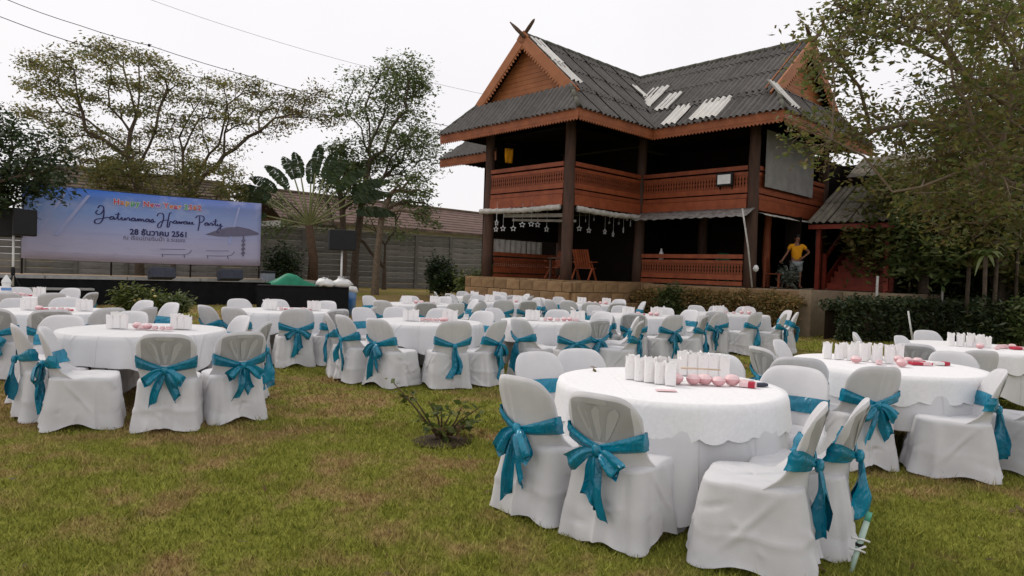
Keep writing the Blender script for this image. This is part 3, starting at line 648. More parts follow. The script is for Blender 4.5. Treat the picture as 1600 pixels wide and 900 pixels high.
# floors, ceilings and dark inner walls
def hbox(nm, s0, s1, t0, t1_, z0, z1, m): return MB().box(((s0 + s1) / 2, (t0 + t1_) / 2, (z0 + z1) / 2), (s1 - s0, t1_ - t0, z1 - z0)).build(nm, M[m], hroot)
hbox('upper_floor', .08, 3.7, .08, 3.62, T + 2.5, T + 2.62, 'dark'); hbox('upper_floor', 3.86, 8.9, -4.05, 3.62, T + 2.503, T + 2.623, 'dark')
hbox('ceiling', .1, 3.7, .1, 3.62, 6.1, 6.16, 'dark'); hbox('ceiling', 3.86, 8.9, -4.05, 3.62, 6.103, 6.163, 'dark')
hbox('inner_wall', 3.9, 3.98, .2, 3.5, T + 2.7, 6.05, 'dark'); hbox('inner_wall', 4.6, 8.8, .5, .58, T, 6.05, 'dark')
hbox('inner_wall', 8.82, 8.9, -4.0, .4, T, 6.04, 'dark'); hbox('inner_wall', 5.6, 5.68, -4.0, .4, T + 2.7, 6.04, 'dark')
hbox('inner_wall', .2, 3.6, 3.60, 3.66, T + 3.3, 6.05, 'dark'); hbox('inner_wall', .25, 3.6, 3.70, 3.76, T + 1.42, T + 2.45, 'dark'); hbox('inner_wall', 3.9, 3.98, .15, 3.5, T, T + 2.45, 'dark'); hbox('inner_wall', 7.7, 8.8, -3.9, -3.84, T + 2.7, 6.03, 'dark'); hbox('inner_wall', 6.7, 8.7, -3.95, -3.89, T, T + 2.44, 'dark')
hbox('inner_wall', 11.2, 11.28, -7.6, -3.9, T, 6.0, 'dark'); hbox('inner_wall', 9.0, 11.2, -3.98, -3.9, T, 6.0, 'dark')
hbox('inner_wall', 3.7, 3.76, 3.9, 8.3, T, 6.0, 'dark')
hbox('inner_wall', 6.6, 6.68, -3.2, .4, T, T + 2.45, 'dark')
# railings
def railing(p, q, z, h=.95, lower=True, lean=.0):
    p = Vector((p[0], p[1], z)); q = Vector((q[0], q[1], z)); d = (q - p); dn = d.normalized(); r0 = Vector((0, 0, 1))
    out = Vector((dn.y, -dn.x, 0))
    MB().bar(p + r0 * h, q + r0 * h, .10, .13).build('top_rail', M['woodz'], hroot)
    MB().bar(p + r0 * (h - .17), q + r0 * (h - .17), .05, .10).build('upper_board', M['woodz'], hroot)
    MB().bar(p + r0 * .27, q + r0 * .27, .055, .16).build('lower_board', M['woodz'], hroot)
    MB().bar(p + r0 * .08, q + r0 * .08, .065, .13).build('bottom_rail', M['woodz'], hroot)
    n = max(3, int(d.length / .10)); m = MB(); z0, z1 = .35, h - .22
    for i in range(n):
        c_ = p + d * ((i + .5) / n)
        prof = [(.042, z0), (.046, z0 + .06), (.022, z0 + .12), (.044, (z0 + z1) / 2), (.022, z1 - .12), (.046, z1 - .06), (.042, z1)]
        vs = []
        for w_, zz in prof:
            for sx, sy in ((-1, -1), (1, -1), (1, 1), (-1, 1)): vs.append(c_ + dn * (w_ * sx) + out * (.014 * sy) + r0 * zz)
        fs = [(i_ * 4 + k_, i_ * 4 + (k_ + 1) % 4, (i_ + 1) * 4 + (k_ + 1) % 4, (i_ + 1) * 4 + k_) for i_ in range(len(prof) - 1) for k_ in range(4)]
        m.add(vs, fs)
    o = m.build('balusters', M['wood'], hroot); o['kind'] = 'stuff'
def beam(p, q, z, h=.36, m='woodz', a=.12):
    MB().bar((p[0], p[1], z), (q[0], q[1], z), a, h).build('floor_beam', M[m], hroot)
def awning(p, q, z, m, out, drop=.22, reach=.35, wavy=True, roll=False):
    p = Vector((p[0], p[1], z)); q = Vector((q[0], q[1], z)); d = q - p; out = Vector(out); rd = random.Random(int(z * 10 + p.x)); b = MB()
    n = 40; g0 = []
    if roll:
        pts = [p.lerp(q, i / n) + Vector((0, 0, -.03 * math.sin(math.pi * i / n) + rd.uniform(-.012, .012))) + out * .12 for i in range(n + 1)]
        b.tube(pts, [.09 * rd.uniform(.8, 1.15) for _ in pts], 8); return b.build('rolled_awning', M[m], hroot, smooth=True)
    for k_ in range(4):
        t_ = k_ / 3; g0.append([p.lerp(q, i / n) + out * (reach * t_ + .05) + Vector((0, 0, -drop * t_ + (.022 * math.sin(i * 1.9) if wavy else 0) * t_ + rd.uniform(-.008, .008))) for i in range(n + 1)])
    b.grid(g0); o = b.build('awning', M[m], hroot, smooth=True); sol = o.modifiers.new('thick', 'SOLIDIFY'); sol.thickness = .012; return o
ZF = T + 2.72
A_, L_, B_, C_, D_ = (0, 0), (0, 3.72), (3.78, 0), (3.78, -4.15), (9.0, -4.15)
for (p, q) in (((-.06, .16), (-.06, 3.56)), ((.16, -.06), (3.62, -.06)), ((3.72, -.16), (3.72, -4.0)), ((3.95, -4.21), (8.85, -4.21))):
    railing(p, q, ZF)
    beam(p, q, ZF - .17, .34); 
railing((3.45, 3.66), (.25, 3.66), T, .85); railing((3.72, -.2), (3.72, -3.95), T + .02, .92)
awning((-.1, 3.9), (-.1, .15), ZF - .42, 'canvas', (-1, 0, 0), roll=True)
awning((.2, -.1), (3.5, -.1), ZF - .46, 'canvas', (0, -1, 0), roll=True)
awning((3.7, -.1), (3.7, -4.3), ZF - .30, 'tin', (-1, 0, 0), .30, .55)
awning((3.9, -4.25), (8.0, -4.25), ZF - .42, 'canvas', (0, -1, 0), .12, .35, False)
MB().bar((.5, 3.45, T + 2.2), (.6, .35, T + 2.12), .06, .12).build('awning_pole', M['canvas'], hroot)
MB().bar((.9, 3.45, T + 2.08), (.95, .5, T + 1.96), .05, .08).build('awning_pole', M['canvas'], hroot)
# white curtains behind the veranda, screen blind upstairs
for i in range(3):
    t0 = .95 + i * .85; b = MB(); rd = random.Random(i)
    b.grid([[(t0 - .6 + .8 * j / 14, 3.80 + .02 * math.sin(j * 1.3 + i), T + zz) for j in range(15)] for zz in (.86, 1.1, 1.38)]); b.build('curtain', M['canvas'], hroot, smooth=True)
b = MB(); b.grid([[(4.15 + 3.5 * j / 20, -4.33 + .012 * math.sin(j * 2.1), T + 3.12 + 1.75 * i / 4) for j in range(21)] for i in range(5)]); b.build('screen_blind', M['screen'], hroot, smooth=True)
# terrace of blocks
def block_face(p, q, z0, z1, rows, out, seed, skip=0):
    p = Vector((p[0], p[1], 0)); q = Vector((q[0], q[1], 0)); d = q - p; Ln = d.length; dn = d.normalized(); out = Vector(out); rd = random.Random(seed); h = (z1 - z0) / rows
    bw = .62; me = None
    for r_ in range(rows):
        x = -(r_ % 2) * bw / 2
        while x < Ln - .05:
            x0, x1 = max(0, x), min(Ln, x + bw); x += bw
            if x1 - x0 < .08: continue
            c_ = p + dn * ((x0 + x1) / 2) + Vector((0, 0, z0 + h * (r_ + .5))) + out * (rd.uniform(-.012, .012))
            m = MB(); m.box((0, 0, 0), (x1 - x0 - .016, .16, h - .014)); o = m.build('block', M['block'], hroot, loc=c_)
            o.rotation_euler = (0, 0, math.atan2(dn.y, dn.x)); bevel(o, .012, 1)
hbox('terrace_core', -.28, 9.6, -.55, 4.35, -.05, T - .012, 'mortar'); hbox('terrace_core', 3.3, 11.5, -6.3, -.56, -.052, T - .014, 'mortar'); hbox('terrace_core', 5.4, 11.5, -8.1, -6.31, -.054, T - .016, 'mortar')
for k_ in range(9):   # paving slabs along the terrace edge
    MB().box((-.2, 4.15 - k_ * .52, T + .004), (.44, .505, .05)).build('coping_slab', M['block'], hroot)
for k_ in range(8):
    MB().box((.28 + k_ * .52, -.42, T + .003), (.505, .44, .05)).build('coping_slab', M['block'], hroot)
hbox('veranda_floor', .05, 3.4, -.18, 4.2, T - .01, T + .012, 'mortar')
block_face((-.36, 4.4), (-.36, -.62), .62, T - .02, 2, (-1, 0, 0), 1); block_face((-.36, -.62), (3.3, -.62), .62, T - .02, 2, (0, -1, 0), 2)
block_face((-.75, 4.9), (-.75, -1.0), -.02, .64, 2, (-1, 0, 0), 3); block_face((-.75, -1.0), (3.2, -1.0), -.02, .64, 2, (0, -1, 0), 4)
hbox('terrace_step', -.70, 3.2, -.93, 4.85, -.05, .61, 'mortar')
block_face((3.22, -.7), (3.22, -6.3), -.02, T - .02, 3, (-1, 0, 0), 5)
MB().box((3.15, -6.2, .64), (.34, .34, 1.32)).build('terrace_pier', M['mortar'], hroot)
# stair porch
PS0, PS1, PT0, PT1 = 6.5, 11.2, -4.72, -7.3
pz0, pz1 = 3.42, 6.2
roof_plane([(PS0, PT1, pz0), (PS0, PT0, pz0), (PS1, PT0, pz1), (PS1, PT1, pz1)], mat='roofp', sw=.65, sl=1.5, pitch=.2, amp=.032)
MB().bar((PS0 + .05, PT0, pz0 - .1), (PS0 + .05, PT1, pz0 - .1), .06, .16).build('porch_beam', M['red'], hroot)
for t in (PT0 - .25, PT1 + .25):
    MB().bar((PS0 + .3, t, T - .03), (PS0 + .3, t, pz0 + .1), .13, .13).build('porch_post', M['red'], hroot)
    MB().bar((PS0 + .9, t + .02, T), (PS0 + .9, t + .02, T + 1.2), .11, .11).build('stair_post', M['red'], hroot)
    MB().bar((PS0 + .9, t + .02, T + 1.05), (PS1, t + .02, T + 3.5), .07, .1).build('stair_rail', M['red'], hroot)
    MB().bar((PS0 + .9, t + .02, T + .15), (PS1, t + .02, T + 2.6), .05, .28).build('stair_string', M['red'], hroot)
for i in range(12):
    s = PS0 + .9 + i * .3; z = T + .2 * (i + 1)
    MB().box((s + .17, (PT0 + PT1) / 2, z), (.34, 1.95, .045)).build('tread', M['red'], hroot)
    MB().box((s + .02, (PT0 + PT1) / 2, z - .11), (.03, 1.93, .17)).build('riser', M['red'], hroot)
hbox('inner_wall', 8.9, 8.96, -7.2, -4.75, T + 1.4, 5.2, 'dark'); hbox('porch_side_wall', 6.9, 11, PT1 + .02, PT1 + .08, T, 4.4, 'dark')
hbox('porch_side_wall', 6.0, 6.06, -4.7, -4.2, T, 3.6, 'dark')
# things on and round the veranda
def hthing(nm, s, t, z, rz, label, cat, group=None): return empty(nm, hw(s, t, z), R(43.6) + rz, label, cat, group)
def deck_chair(s, t, rz, label):
    r_ = hthing('wooden_chair', s, t, T + .03, rz, label, 'chair', 'wooden veranda chairs')
    for k_ in range(7): MB().bar((-.24 + k_ * .08, .0, .42), (-.24 + k_ * .08, -.34, 1.0), .06, .02).build('back_slat', M['woodz'], r_)
    for k_ in range(6): MB().bar((-.27, .05 + k_ * .085, .40), (.27, .05 + k_ * .085, .40), .07, .025).build('seat_slat', M['woodz'], r_)
    for sx in (-.29, .29):
        MB().bar((sx, .5, 0), (sx, -.05, .62), .045, .05).build('leg', M['woodz'], r_); MB().bar((sx, -.28, 0), (sx, .12, .45), .045, .05).build('leg', M['woodz'], r_)
        MB().bar((sx, -.12, .60), (sx, .5, .62), .08, .03).build('armrest', M['woodz'], r_)
    return r_
deck_chair(1.9, 2.0, R(100), 'slatted wooden armchair in front of the carved veranda panel')
deck_chair(1.35, .45, R(-70), 'slatted wooden chair turned sideways beside the corner log post')
r_ = hthing('veranda_table', 1.25, 1.2, T + .02, 0, 'small dark wooden table beside the corner log post', 'table')
MB().box((0, 0, .72), (.9, .7, .05)).build('tabletop', M['log'], r_)
for sx, sy in ((-1, -1), (1, -1), (1, 1), (-1, 1)): MB().bar((sx * .38, sy * .28, 0), (sx * .38, sy * .28, .7), .06, .06).build('leg', M['log'], r_)
r_ = hthing('slatted_bench', 5.2, -4.0, T + .02, R(200), 'red-brown wooden bench beside the man in yellow', 'bench')
for k_ in range(5): MB().bar((-.6, 0, .45 + k_ * .11), (.6, 0, .45 + k_ * .11), .025, .095).build('back_slat', M['wood'], r_)
for k_ in range(4): MB().bar((-.6, .1 + k_ * .11, .43), (.6, .1 + k_ * .11, .43), .095, .03).build('seat_slat', M['wood'], r_)
for sx in (-.56, .56): MB().bar((sx, 0, 0), (sx, 0, .95), .06, .06).build('leg', M['wood'], r_); MB().bar((sx, .42, 0), (sx, .42, .42), .06, .06).build('leg', M['wood'], r_)
# star ornaments
def star_mesh():
    m = MB(); o_ = []; i_ = []
    for k_ in range(10):
        a = math.pi / 2 + k_ * math.pi / 5; r0 = .095 if k_ % 2 == 0 else .048
        o_.append((r0 * math.cos(a), r0 * math.sin(a))); i_.append((r0 * .62 * math.cos(a), r0 * .62 * math.sin(a)))
    vs = [(x, -.012, z) for x, z in o_] + [(x, -.012, z) for x, z in i_] + [(x, .012, z) for x, z in o_] + [(x, .012, z) for x, z in i_]; fs = []
    for k_ in range(10):
        n_ = (k_ + 1) % 10; fs += [(k_, n_, 10 + n_, 10 + k_), (20 + n_, 20 + k_, 30 + k_, 30 + n_), (n_, k_, 20 + k_, 20 + n_), (10 + k_, 10 + n_, 30 + n_, 30 + k_)]
    return m.add(vs, fs).mesh('star', M['starm'])
M['starm'] = simple('silver_star', (.5, .5, .5), rough=.5)
STO = ['second', 'third', 'fourth', 'fifth', 'sixth', 'seventh', 'eighth', 'first']; sm = star_mesh(); smk = MB().bar((0, 0, .05), (0, 0, .6), .006, .006).mesh('string', M['starm'])
for i, (px_, py_) in enumerate([(775, 358), (786, 357), (802, 357), (816, 351), (830, 350), (840, 351), (854, 358), (776, 348)]):
    p = at(px_, py_, 21.9 + .25 * math.cos(i)); o = obj('star_ornament', sm, None, p); o.rotation_euler = (0, 0, R(-40 + 13 * i)); o.scale = (1.15,) * 3
    tag(o, STO[i] + ' star counted from the end log towards the corner log', 'ornament', 'stars along the veranda end'); obj('string', smk, o)
for i, (px_, py_) in enumerate([(905, 357), (920, 360), (945, 362), (958, 366), (974, 360), (985, 350), (915, 345), (928, 343), (952, 348), (967, 349), (980, 343), (990, 342)]):
    p = at(px_, py_, 21.6 + (px_ - 890) * .018); o = obj('star_ornament', sm, None, p); o.rotation_euler = (0, 0, R(20 + 13 * i)); sc = 1.1 if i < 6 else .55; o.scale = (sc,) * 3
    tag(o, STO[i % 6] + (' large' if i < 6 else ' tiny') + ' star counted from the corner log towards the recessed log', 'ornament', 'stars along the veranda side'); obj('string', smk, o)
# flood light on the railing
r_ = hthing('flood_light', 3.58, -3.3, ZF + .62, 0, 'black framed flood light with white panel on the upper railing', 'lamp')
bevel(MB().box((0, 0, 0), (.10, .56, .40)).build('housing', M['black'], r_), .015); MB().box((-.055, 0, .0), (.012, .44, .29)).build('glass_panel', M['white'], r_)
MB().bar((.03, -.2, -.18), (.11, -.2, -.3), .03, .03).build('bracket', M['black'], r_); MB().bar((.03, .2, -.18), (.11, .2, -.3), .03, .03).build('bracket', M['black'], r_)
pa, pb = at(1160, 326, 20.0), at(1175, 449, 20.0); o = MB().tube([(0, 0, 0), (pa - pb) * .5 + Vector((.03, 0, 0)), pa - pb], .025, 6).build('support_pole', M['canvas'], None, True, pb)
tag(o, 'thin pale leaning pole propping the awning beside the log post', 'pole')
pa = at(1165, 440, 20.3); r_ = empty('white_cloth_bundle', at(1181, 420, 20.2), 0, 'white rag tied at the foot of the thin pale pole', 'cloth'); MB().lathe([(0, -.1), (.07, -.06), (.09, .02), (.05, .1), (0, .12)], 8).build('rag', M['white'], r_, True)
# clothing and small things seen upstairs and behind the lower railing
p = at(795, 245, 23.4); r_ = empty('hanging_shirt', p, R(20), 'orange-yellow shirt hanging above the upper balcony rail', 'shirt')
b = MB(); b.grid([[((-.14 + .28 * i / 6) * (1.1 - .2 * k_ / 4), .02 * math.sin(i * 1.7 + k_), .28 - .5 * k_ / 4) for i in range(7)] for k_ in range(5)]); o = b.build('cloth', M['shirt'], r_, True); o.modifiers.new('t', 'SOLIDIFY').thickness = .03
MB().tube([(-.12, 0, .28), (0, 0, .36), (.12, 0, .28)], .012, 5).build('hanger', M['black'], r_)
p = at(1130, 404, 23.0); r_ = empty('green_chair', (p.x, 23.0, T), R(20), 'green plastic chair back showing above the lower railing', 'chair')
M['greenp'] = simple('green_plastic', (.01, .12, .055), rough=.5)
b = MB(); b.grid([[(-.3 + .6 * i / 8, .03 * math.cos(i - 4), .45 + .68 * k_ / 5 - .1 * ((i - 4) / 4) ** 4 * (k_ / 5)) for i in range(9)] for k_ in range(6)]); o = b.build('backrest', M['greenp'], r_, True); o.modifiers.new('t', 'SOLIDIFY').thickness = .03
MB().box((0, -.2, .45), (.5, .45, .04)).build('seat', M['greenp'], r_)
for sx in (-.2, .2):
    for sy in (-.38, -.02): MB().bar((sx, sy, 0), (sx, sy, .44), .05).build('leg', M['greenp'], r_)
p = at(1033, 402, 23.4); r_ = empty('white_bottle', (p.x, 23.4, p.z - .12), 0, 'white bottle-shaped object standing behind the lower railing', 'bottle'); MB().lathe([(.08, 0), (.085, .25), (.05, .32), (.03, .36), (.03, .42), (0, .43)], 10).build('body', M['white'], r_, True)
MB().box((0, 0, -.4), (.5, .4, .8)).build('stand', M['dark'], r_)
# silvery potted plant by the man
p = hw(5.55, -4.55, T); bush('silvery_plant', 'grey-green leafy potted plant at the yellow-shirted man\'s knee', tuple(p), .4, .3, .85, 420, .15, 'silver', 61, 'plant')

# ------------------------------------------------------------------ person
def skin(name, V_, E_, rad, mat, parent, root=0, sub=2):
    me = bpy.data.meshes.new(name); me.from_pydata(V_, E_, []); me.materials.append(mat); o = obj(name, me, parent)
    o.modifiers.new('skin', 'SKIN'); 
    if not me.skin_vertices: 
        bpy.context.view_layer.objects.active = o
    for i, r_ in enumerate(rad):
        me.skin_vertices[0].data[i].radius = r_ if isinstance(r_, tuple) else (r_, r_); me.skin_vertices[0].data[i].use_root = (i == root)
    s_ = o.modifiers.new('sub', 'SUBSURF'); s_.levels = sub; s_.render_levels = sub
    o.modifiers['skin'].use_smooth_shade = True
    return o
def person():
    p = hw(6.0, -4.6, T + .012); r_ = empty('person', p, R(-8), 'person in yellow shirt and grey shorts standing hand on hip on the terrace', 'person')
    # faces -y; +x is towards the picture's right
    V_ = [(0, 0, .92), (0, .01, 1.10), (0, .01, 1.32), (0, .015, 1.44), (0, -.005, 1.53), (0.01, -.02, 1.60), (.01, -.01, 1.67)]; rad = [(.15, .11), (.14, .10), (.15, .10), (.06, .055), (.062, .075), (.078, .095), (.06, .075)]
    E_ = [(i, i + 1) for i in range(6)]
    def chain(start, pts, rs):
        prev = start
        for q, rr in zip(pts, rs): V_.append(q); rad.append(rr); E_.append((prev, len(V_) - 1)); prev = len(V_) - 1
        return prev
    chain(0, [(-.10, 0, .84), (-.115, -.01, .50), (-.12, .02, .10), (-.125, -.03, .045), (-.14, -.16, .03)], [.085, .055, .04, .042, .032])
    chain(0, [(.10, 0, .84), (.12, -.01, .50), (.13, .02, .10), (.135, -.03, .045), (.16, -.16, .03)], [.085, .055, .04, .042, .032])
    ha = chain(2, [(-.19, .01, 1.38), (-.30, -.01, 1.13), (-.44, -.08, .93)], [.052, .040, .028])
    hb = chain(2, [(.19, .01, 1.38), (.40, .02, 1.17), (.20, -.09, 1.02)], [.052, .040, .028])
    for h_, dr in ((ha, Vector((-.6, -.25, -.75))), (hb, Vector((-.8, -.35, -.35)))):
        dr.normalize(); w0 = Vector(V_[h_]); pm = chain(h_, [tuple(w0 + dr * .06)], [(.034, .018)]); c0 = Vector(V_[pm]); sd_ = dr.cross(Vector((0, 1, .2))).normalized()
        for k_ in range(4): chain(pm, [tuple(c0 + dr * .035 + sd_ * (-.03 + .02 * k_)), tuple(c0 + dr * (.10 - .008 * abs(k_ - 1.3)) + sd_ * (-.036 + .024 * k_) + Vector((0, .015, -.01)))], [.009, .007])
        chain(h_, [tuple(w0 + dr * .05 + sd_ * .045), tuple(w0 + dr * .085 + sd_ * .06)], [.010, .008])
    skin('body', V_, E_, rad, M['skin'], r_)
    sv = [(0, .005, .86), (0, .01, 1.10), (0, .01, 1.33), (0, .015, 1.425), (-.185, .01, 1.375), (-.255, 0, 1.24), (.185, .01, 1.375), (.30, .015, 1.27)]
    skin('shirt', sv, [(0, 1), (1, 2), (2, 3), (2, 4), (4, 5), (2, 6), (6, 7)], [(.175, .135), (.165, .125), (.17, .12), (.075, .07), .075, .07, .075, .07], M['shirt'], r_)
    skin('shorts', [(0, 0, .88), (-.10, 0, .80), (-.115, -.01, .52), (.10, 0, .80), (.12, -.01, .52)], [(0, 1), (1, 2), (0, 3), (3, 4)], [(.165, .125), .105, .095, .105, .095], M['shorts'], r_)
    MB().lathe([(.085, 0), (.092, .05), (.075, .095), (0, .115)], 12, (.01, .012, 1.645), .95, 1.1).build('hair', M['hair'], r_, True)
    for sx in (-.03, .03): MB().lathe([(0, -.008), (.009, 0), (0, .008)], 6, (.01 + sx, -.112, 1.615)).build('eye', M['black'], r_)
    MB().bar((.01, -.105, 1.61), (.01, -.135, 1.585), .022, .02).build('nose', M['skin'], r_); MB().bar((-.015, -.108, 1.555), (.035, -.108, 1.555), .012, .01).build('mouth', M['wood'], r_)
    for sx in (-.078, .098): MB().lathe([(0, -.03), (.014, -.01), (.018, .015), (0, .03)], 6, (sx, 0, 1.60), .6, 1).build('ear', M['skin'], r_)
    for sx in (-.135, .155): MB().box((sx, -.1, .012), (.10, .25, .024)).build('sandal', M['black'], r_)
person()

# ------------------------------------------------------------------ hedges
def hedge(name, label, p, q, wd, h, n, leaf, lm, seed, z0=0.0):
    p = Vector(p); q = Vector(q); d = q - p; rn = np.random.default_rng(seed); root = empty(name, p, math.atan2(d.y, d.x), label, 'hedge'); Ln = d.length
    b = MB(); nn = int(Ln / .25); rd = random.Random(seed)
    tops = [h * rd.uniform(.78, .95) for _ in range(nn + 1)]
    g0 = []
    for i in range(nn + 1):
        x = Ln * i / nn; o1 = wd * .36 * rd.uniform(.85, 1.1); g0.append([(x, -o1, 0), (x, -o1 * 1.05, tops[i] * .5), (x, -o1 * .8, tops[i] * .85), (x, 0, tops[i] * .92), (x, o1, tops[i] * .8), (x, o1, 0)])
    b.grid(g0); b.build('dark_core', M['soil'], root)  # solid dark core added inside the leaves, fills the hedge's interior
    x = rn.random(n) * (Ln + .36) - .18; hh = np.interp(x, np.linspace(0, Ln, nn + 1), tops); side = rn.random(n)
    y = np.where(side < .62, -wd * .42 * (.8 + .3 * rn.random(n)), (rn.random(n) - .5) * wd * .85); z = np.where(side < .62, rn.random(n) * hh, hh * (.88 + .2 * rn.random(n) ** 2))
    P = np.stack([x, y, z + .01], 1) + rn.normal(size=(n, 3)) * .035; P[:, 2] = np.abs(P[:, 2])
    quads('foliage', leafverts(P, leaf, rn, .4, .5), M[lm], root)
    return root
a = hw(2.75, -.75, 0); c_ = hw(2.75, -6.05, 0)
hedge('brown_hedge', 'dry brown creeper hedge covering the low wall below the man', (a.x, a.y, 0), (c_.x, c_.y, 0), .75, 1.22, 16000, .085, 'leafh', 31)
a = at(1304, 500, 17.6); c_ = at(1520, 500, 19.6)
hedge('green_hedge', 'dark green clipped hedge in front of the stair porch', (a.x, 17.7, 0), (c_.x, 19.2, 0), .9, 1.2, 10000, .11, 'shade', 32)

# ------------------------------------------------------------------ right-hand tree and the shady planting behind it
rd = random.Random(21); cl = []
while len(cl) < 92:
    x, y = rd.uniform(1290, 1690), rd.uniform(-50, 290)
    if x < 1360 and y > 205: continue
    if x < 1330 and 150 < y: continue
    if y > 262 and x < 1420: continue
    if 1330 < x < 1500 and 70 < y < 175 and rd.random() < .9: continue
    if x < 1420 and rd.random() < .35: continue
    cl.append((at(x, y, rd.uniform(9.5, 15.5) if x > 1420 else rd.uniform(11, 14)), rd.uniform(.38, .66)))
cl += [(at(x, y, 12), .36) for x, y in ((1288, 28), (1292, 92), (1302, 128), (1332, 20), (1345, 68), (1310, 58), (1303, 5), (1360, 8), (1390, 48), (1268, 205), (1420, 30), (1310, 95))]
cl += [(at(x, y, rd.uniform(11, 13.5)), .45) for x, y in ((1300, 218), (1362, 210), (1440, 215), (1330, 200), (1470, 240), (1500, 262), (1290, 235), (1310, 200), (1400, 212))]
cl += [(at(x, y, rd.uniform(12, 14.5)), .42) for x, y in ((1440, 300), (1450, 330), (1475, 310), (1515, 320), (1560, 310), (1600, 330), (1470, 360), (1590, 290), (1625, 350), (1540, 350))]
cl += [(at(rd.uniform(1490, 1690), rd.uniform(60, 300), rd.uniform(11, 15)), .5) for _ in range(22)]
LIMBS = [(3, [at(1640, 150, 11.2), at(1597, 96, 10.8), at(1553, 40, 10.6), at(1528, -25, 10.6)]), (3, [at(1620, 190, 12.2), at(1515, 128, 12), at(1478, 70, 12), at(1440, 20, 12)]),
         (2, [at(1660, 250, 10.2), at(1560, 246, 10.4), at(1500, 268, 10.6), at(1440, 292, 10.9), at(1395, 300, 11.2)]), (2, [at(1650, 310, 9.8), at(1575, 283, 10), at(1525, 285, 10.2), at(1480, 300, 10.4), at(1425, 302, 10.6)]),
         (3, [at(1600, 215, 12.5), at(1500, 205, 12.4), at(1430, 190, 12.4), at(1360, 205, 12.4), at(1300, 220, 12.4)]), (3, [at(1560, 150, 13), at(1490, 105, 13), at(1420, 70, 13), at(1350, 50, 13)])]
tr = tree('overhanging_tree', 'big spreading tree with olive and brown leaves overhanging the stair porch', 'tree',
    [(11.4, 13.2, 0), (11.2, 13.1, 1.6), (10.9, 12.9, 3.2), (10.3, 12.7, 4.6)], cl, .17, 21000, .115, 'foliageR', bm='barkp', tips=8, flat=.75, seed=41, rmin=.007, spread=.46, aspect=.45,
    extra=(8500, .085, 'leafb', lambda p: p[:, 2] < 4.9), limbs=LIMBS)
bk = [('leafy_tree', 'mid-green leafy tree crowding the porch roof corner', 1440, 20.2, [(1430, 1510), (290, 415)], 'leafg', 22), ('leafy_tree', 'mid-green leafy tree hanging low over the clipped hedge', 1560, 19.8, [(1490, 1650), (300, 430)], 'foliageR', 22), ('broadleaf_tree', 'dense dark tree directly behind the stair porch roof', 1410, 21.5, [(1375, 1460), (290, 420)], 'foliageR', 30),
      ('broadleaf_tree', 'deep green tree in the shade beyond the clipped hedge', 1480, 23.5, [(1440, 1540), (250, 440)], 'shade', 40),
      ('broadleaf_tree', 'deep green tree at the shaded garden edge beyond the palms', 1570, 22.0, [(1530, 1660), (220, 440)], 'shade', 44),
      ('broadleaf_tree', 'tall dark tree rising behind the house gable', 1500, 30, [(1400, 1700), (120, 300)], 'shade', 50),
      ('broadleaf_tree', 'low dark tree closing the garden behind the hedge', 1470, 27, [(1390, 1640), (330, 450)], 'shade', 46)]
for i, (nm, lb_, px_, D, (xr, yr), lm, nc) in enumerate(bk):
    rd = random.Random(70 + i); g = at(px_, 450, D)
    tree(nm, lb_, 'tree', [(g.x, D, 0), (g.x + .1, D, 1.2), (g.x + .1, D, 2.4)], [(at(rd.uniform(*xr), rd.uniform(*yr), D + rd.uniform(-1.5, 1.5)), rd.uniform(.6, .95) * (.62 if nm == 'leafy_tree' else 1)) for _ in range(nc)], .17, 9000, .24, lm, tips=5, flat=.8, seed=80 + i, rmin=.012)
def rosette(label, p, h, n, Ln, seed, mat='leafg'):
    rd = random.Random(seed); root = empty('garden_palm', p, 0, label, 'palm')
    MB().tube([(0, 0, 0), (.03, 0, h * .5), (0, 0, h)], [.06, .05, .05], 7).build('trunk', M['bark'], root, True)
    for i in range(n):
        a = 6.283 * i / n + rd.uniform(-.2, .2); el = rd.uniform(.1, 1.1); L_ = Ln * rd.uniform(.75, 1.1); m = MB()
        d = Vector((math.cos(a), math.sin(a), 0)); sd_ = Vector((-d.y, d.x, 0)); pts = []
        for q in range(7):
            t = q / 6; pts.append(Vector((0, 0, h)) + d * (L_ * t * math.cos(el)) + Vector((0, 0, L_ * (math.sin(el) * t - .75 * t * t))))
        for q in range(6):
            wq = lambda t: .045 * math.sin(math.pi * (t * .88 + .08)); t0, t1_ = q / 6, (q + 1) / 6
            m.add([pts[q] - sd_ * wq(t0), pts[q] + sd_ * wq(t0) + Vector((0, 0, .02)), pts[q + 1] + sd_ * wq(t1_) + Vector((0, 0, .02)), pts[q + 1] - sd_ * wq(t1_)], [(0, 1, 2, 3)])
        m.build('frond', M[mat], root)
for i, (px_, py_, D, n_, L_, lb_) in enumerate([(1520, 275, 18.5, 16, 1.0, 'tall thin palm with arching fronds beyond the clipped hedge'), (1560, 330, 18.2, 14, .9, 'shorter arching palm beside the tall thin palm'), (1540, 400, 17.6, 16, .85, 'low bright palm rosette at the hedge end'), (1590, 380, 19, 14, .9, 'arching palm at the shaded garden edge')]):
    p = at(px_, py_, D); rosette(lb_, (p.x, D, 0), p.z, n_, L_, 90 + i, 'leafg')
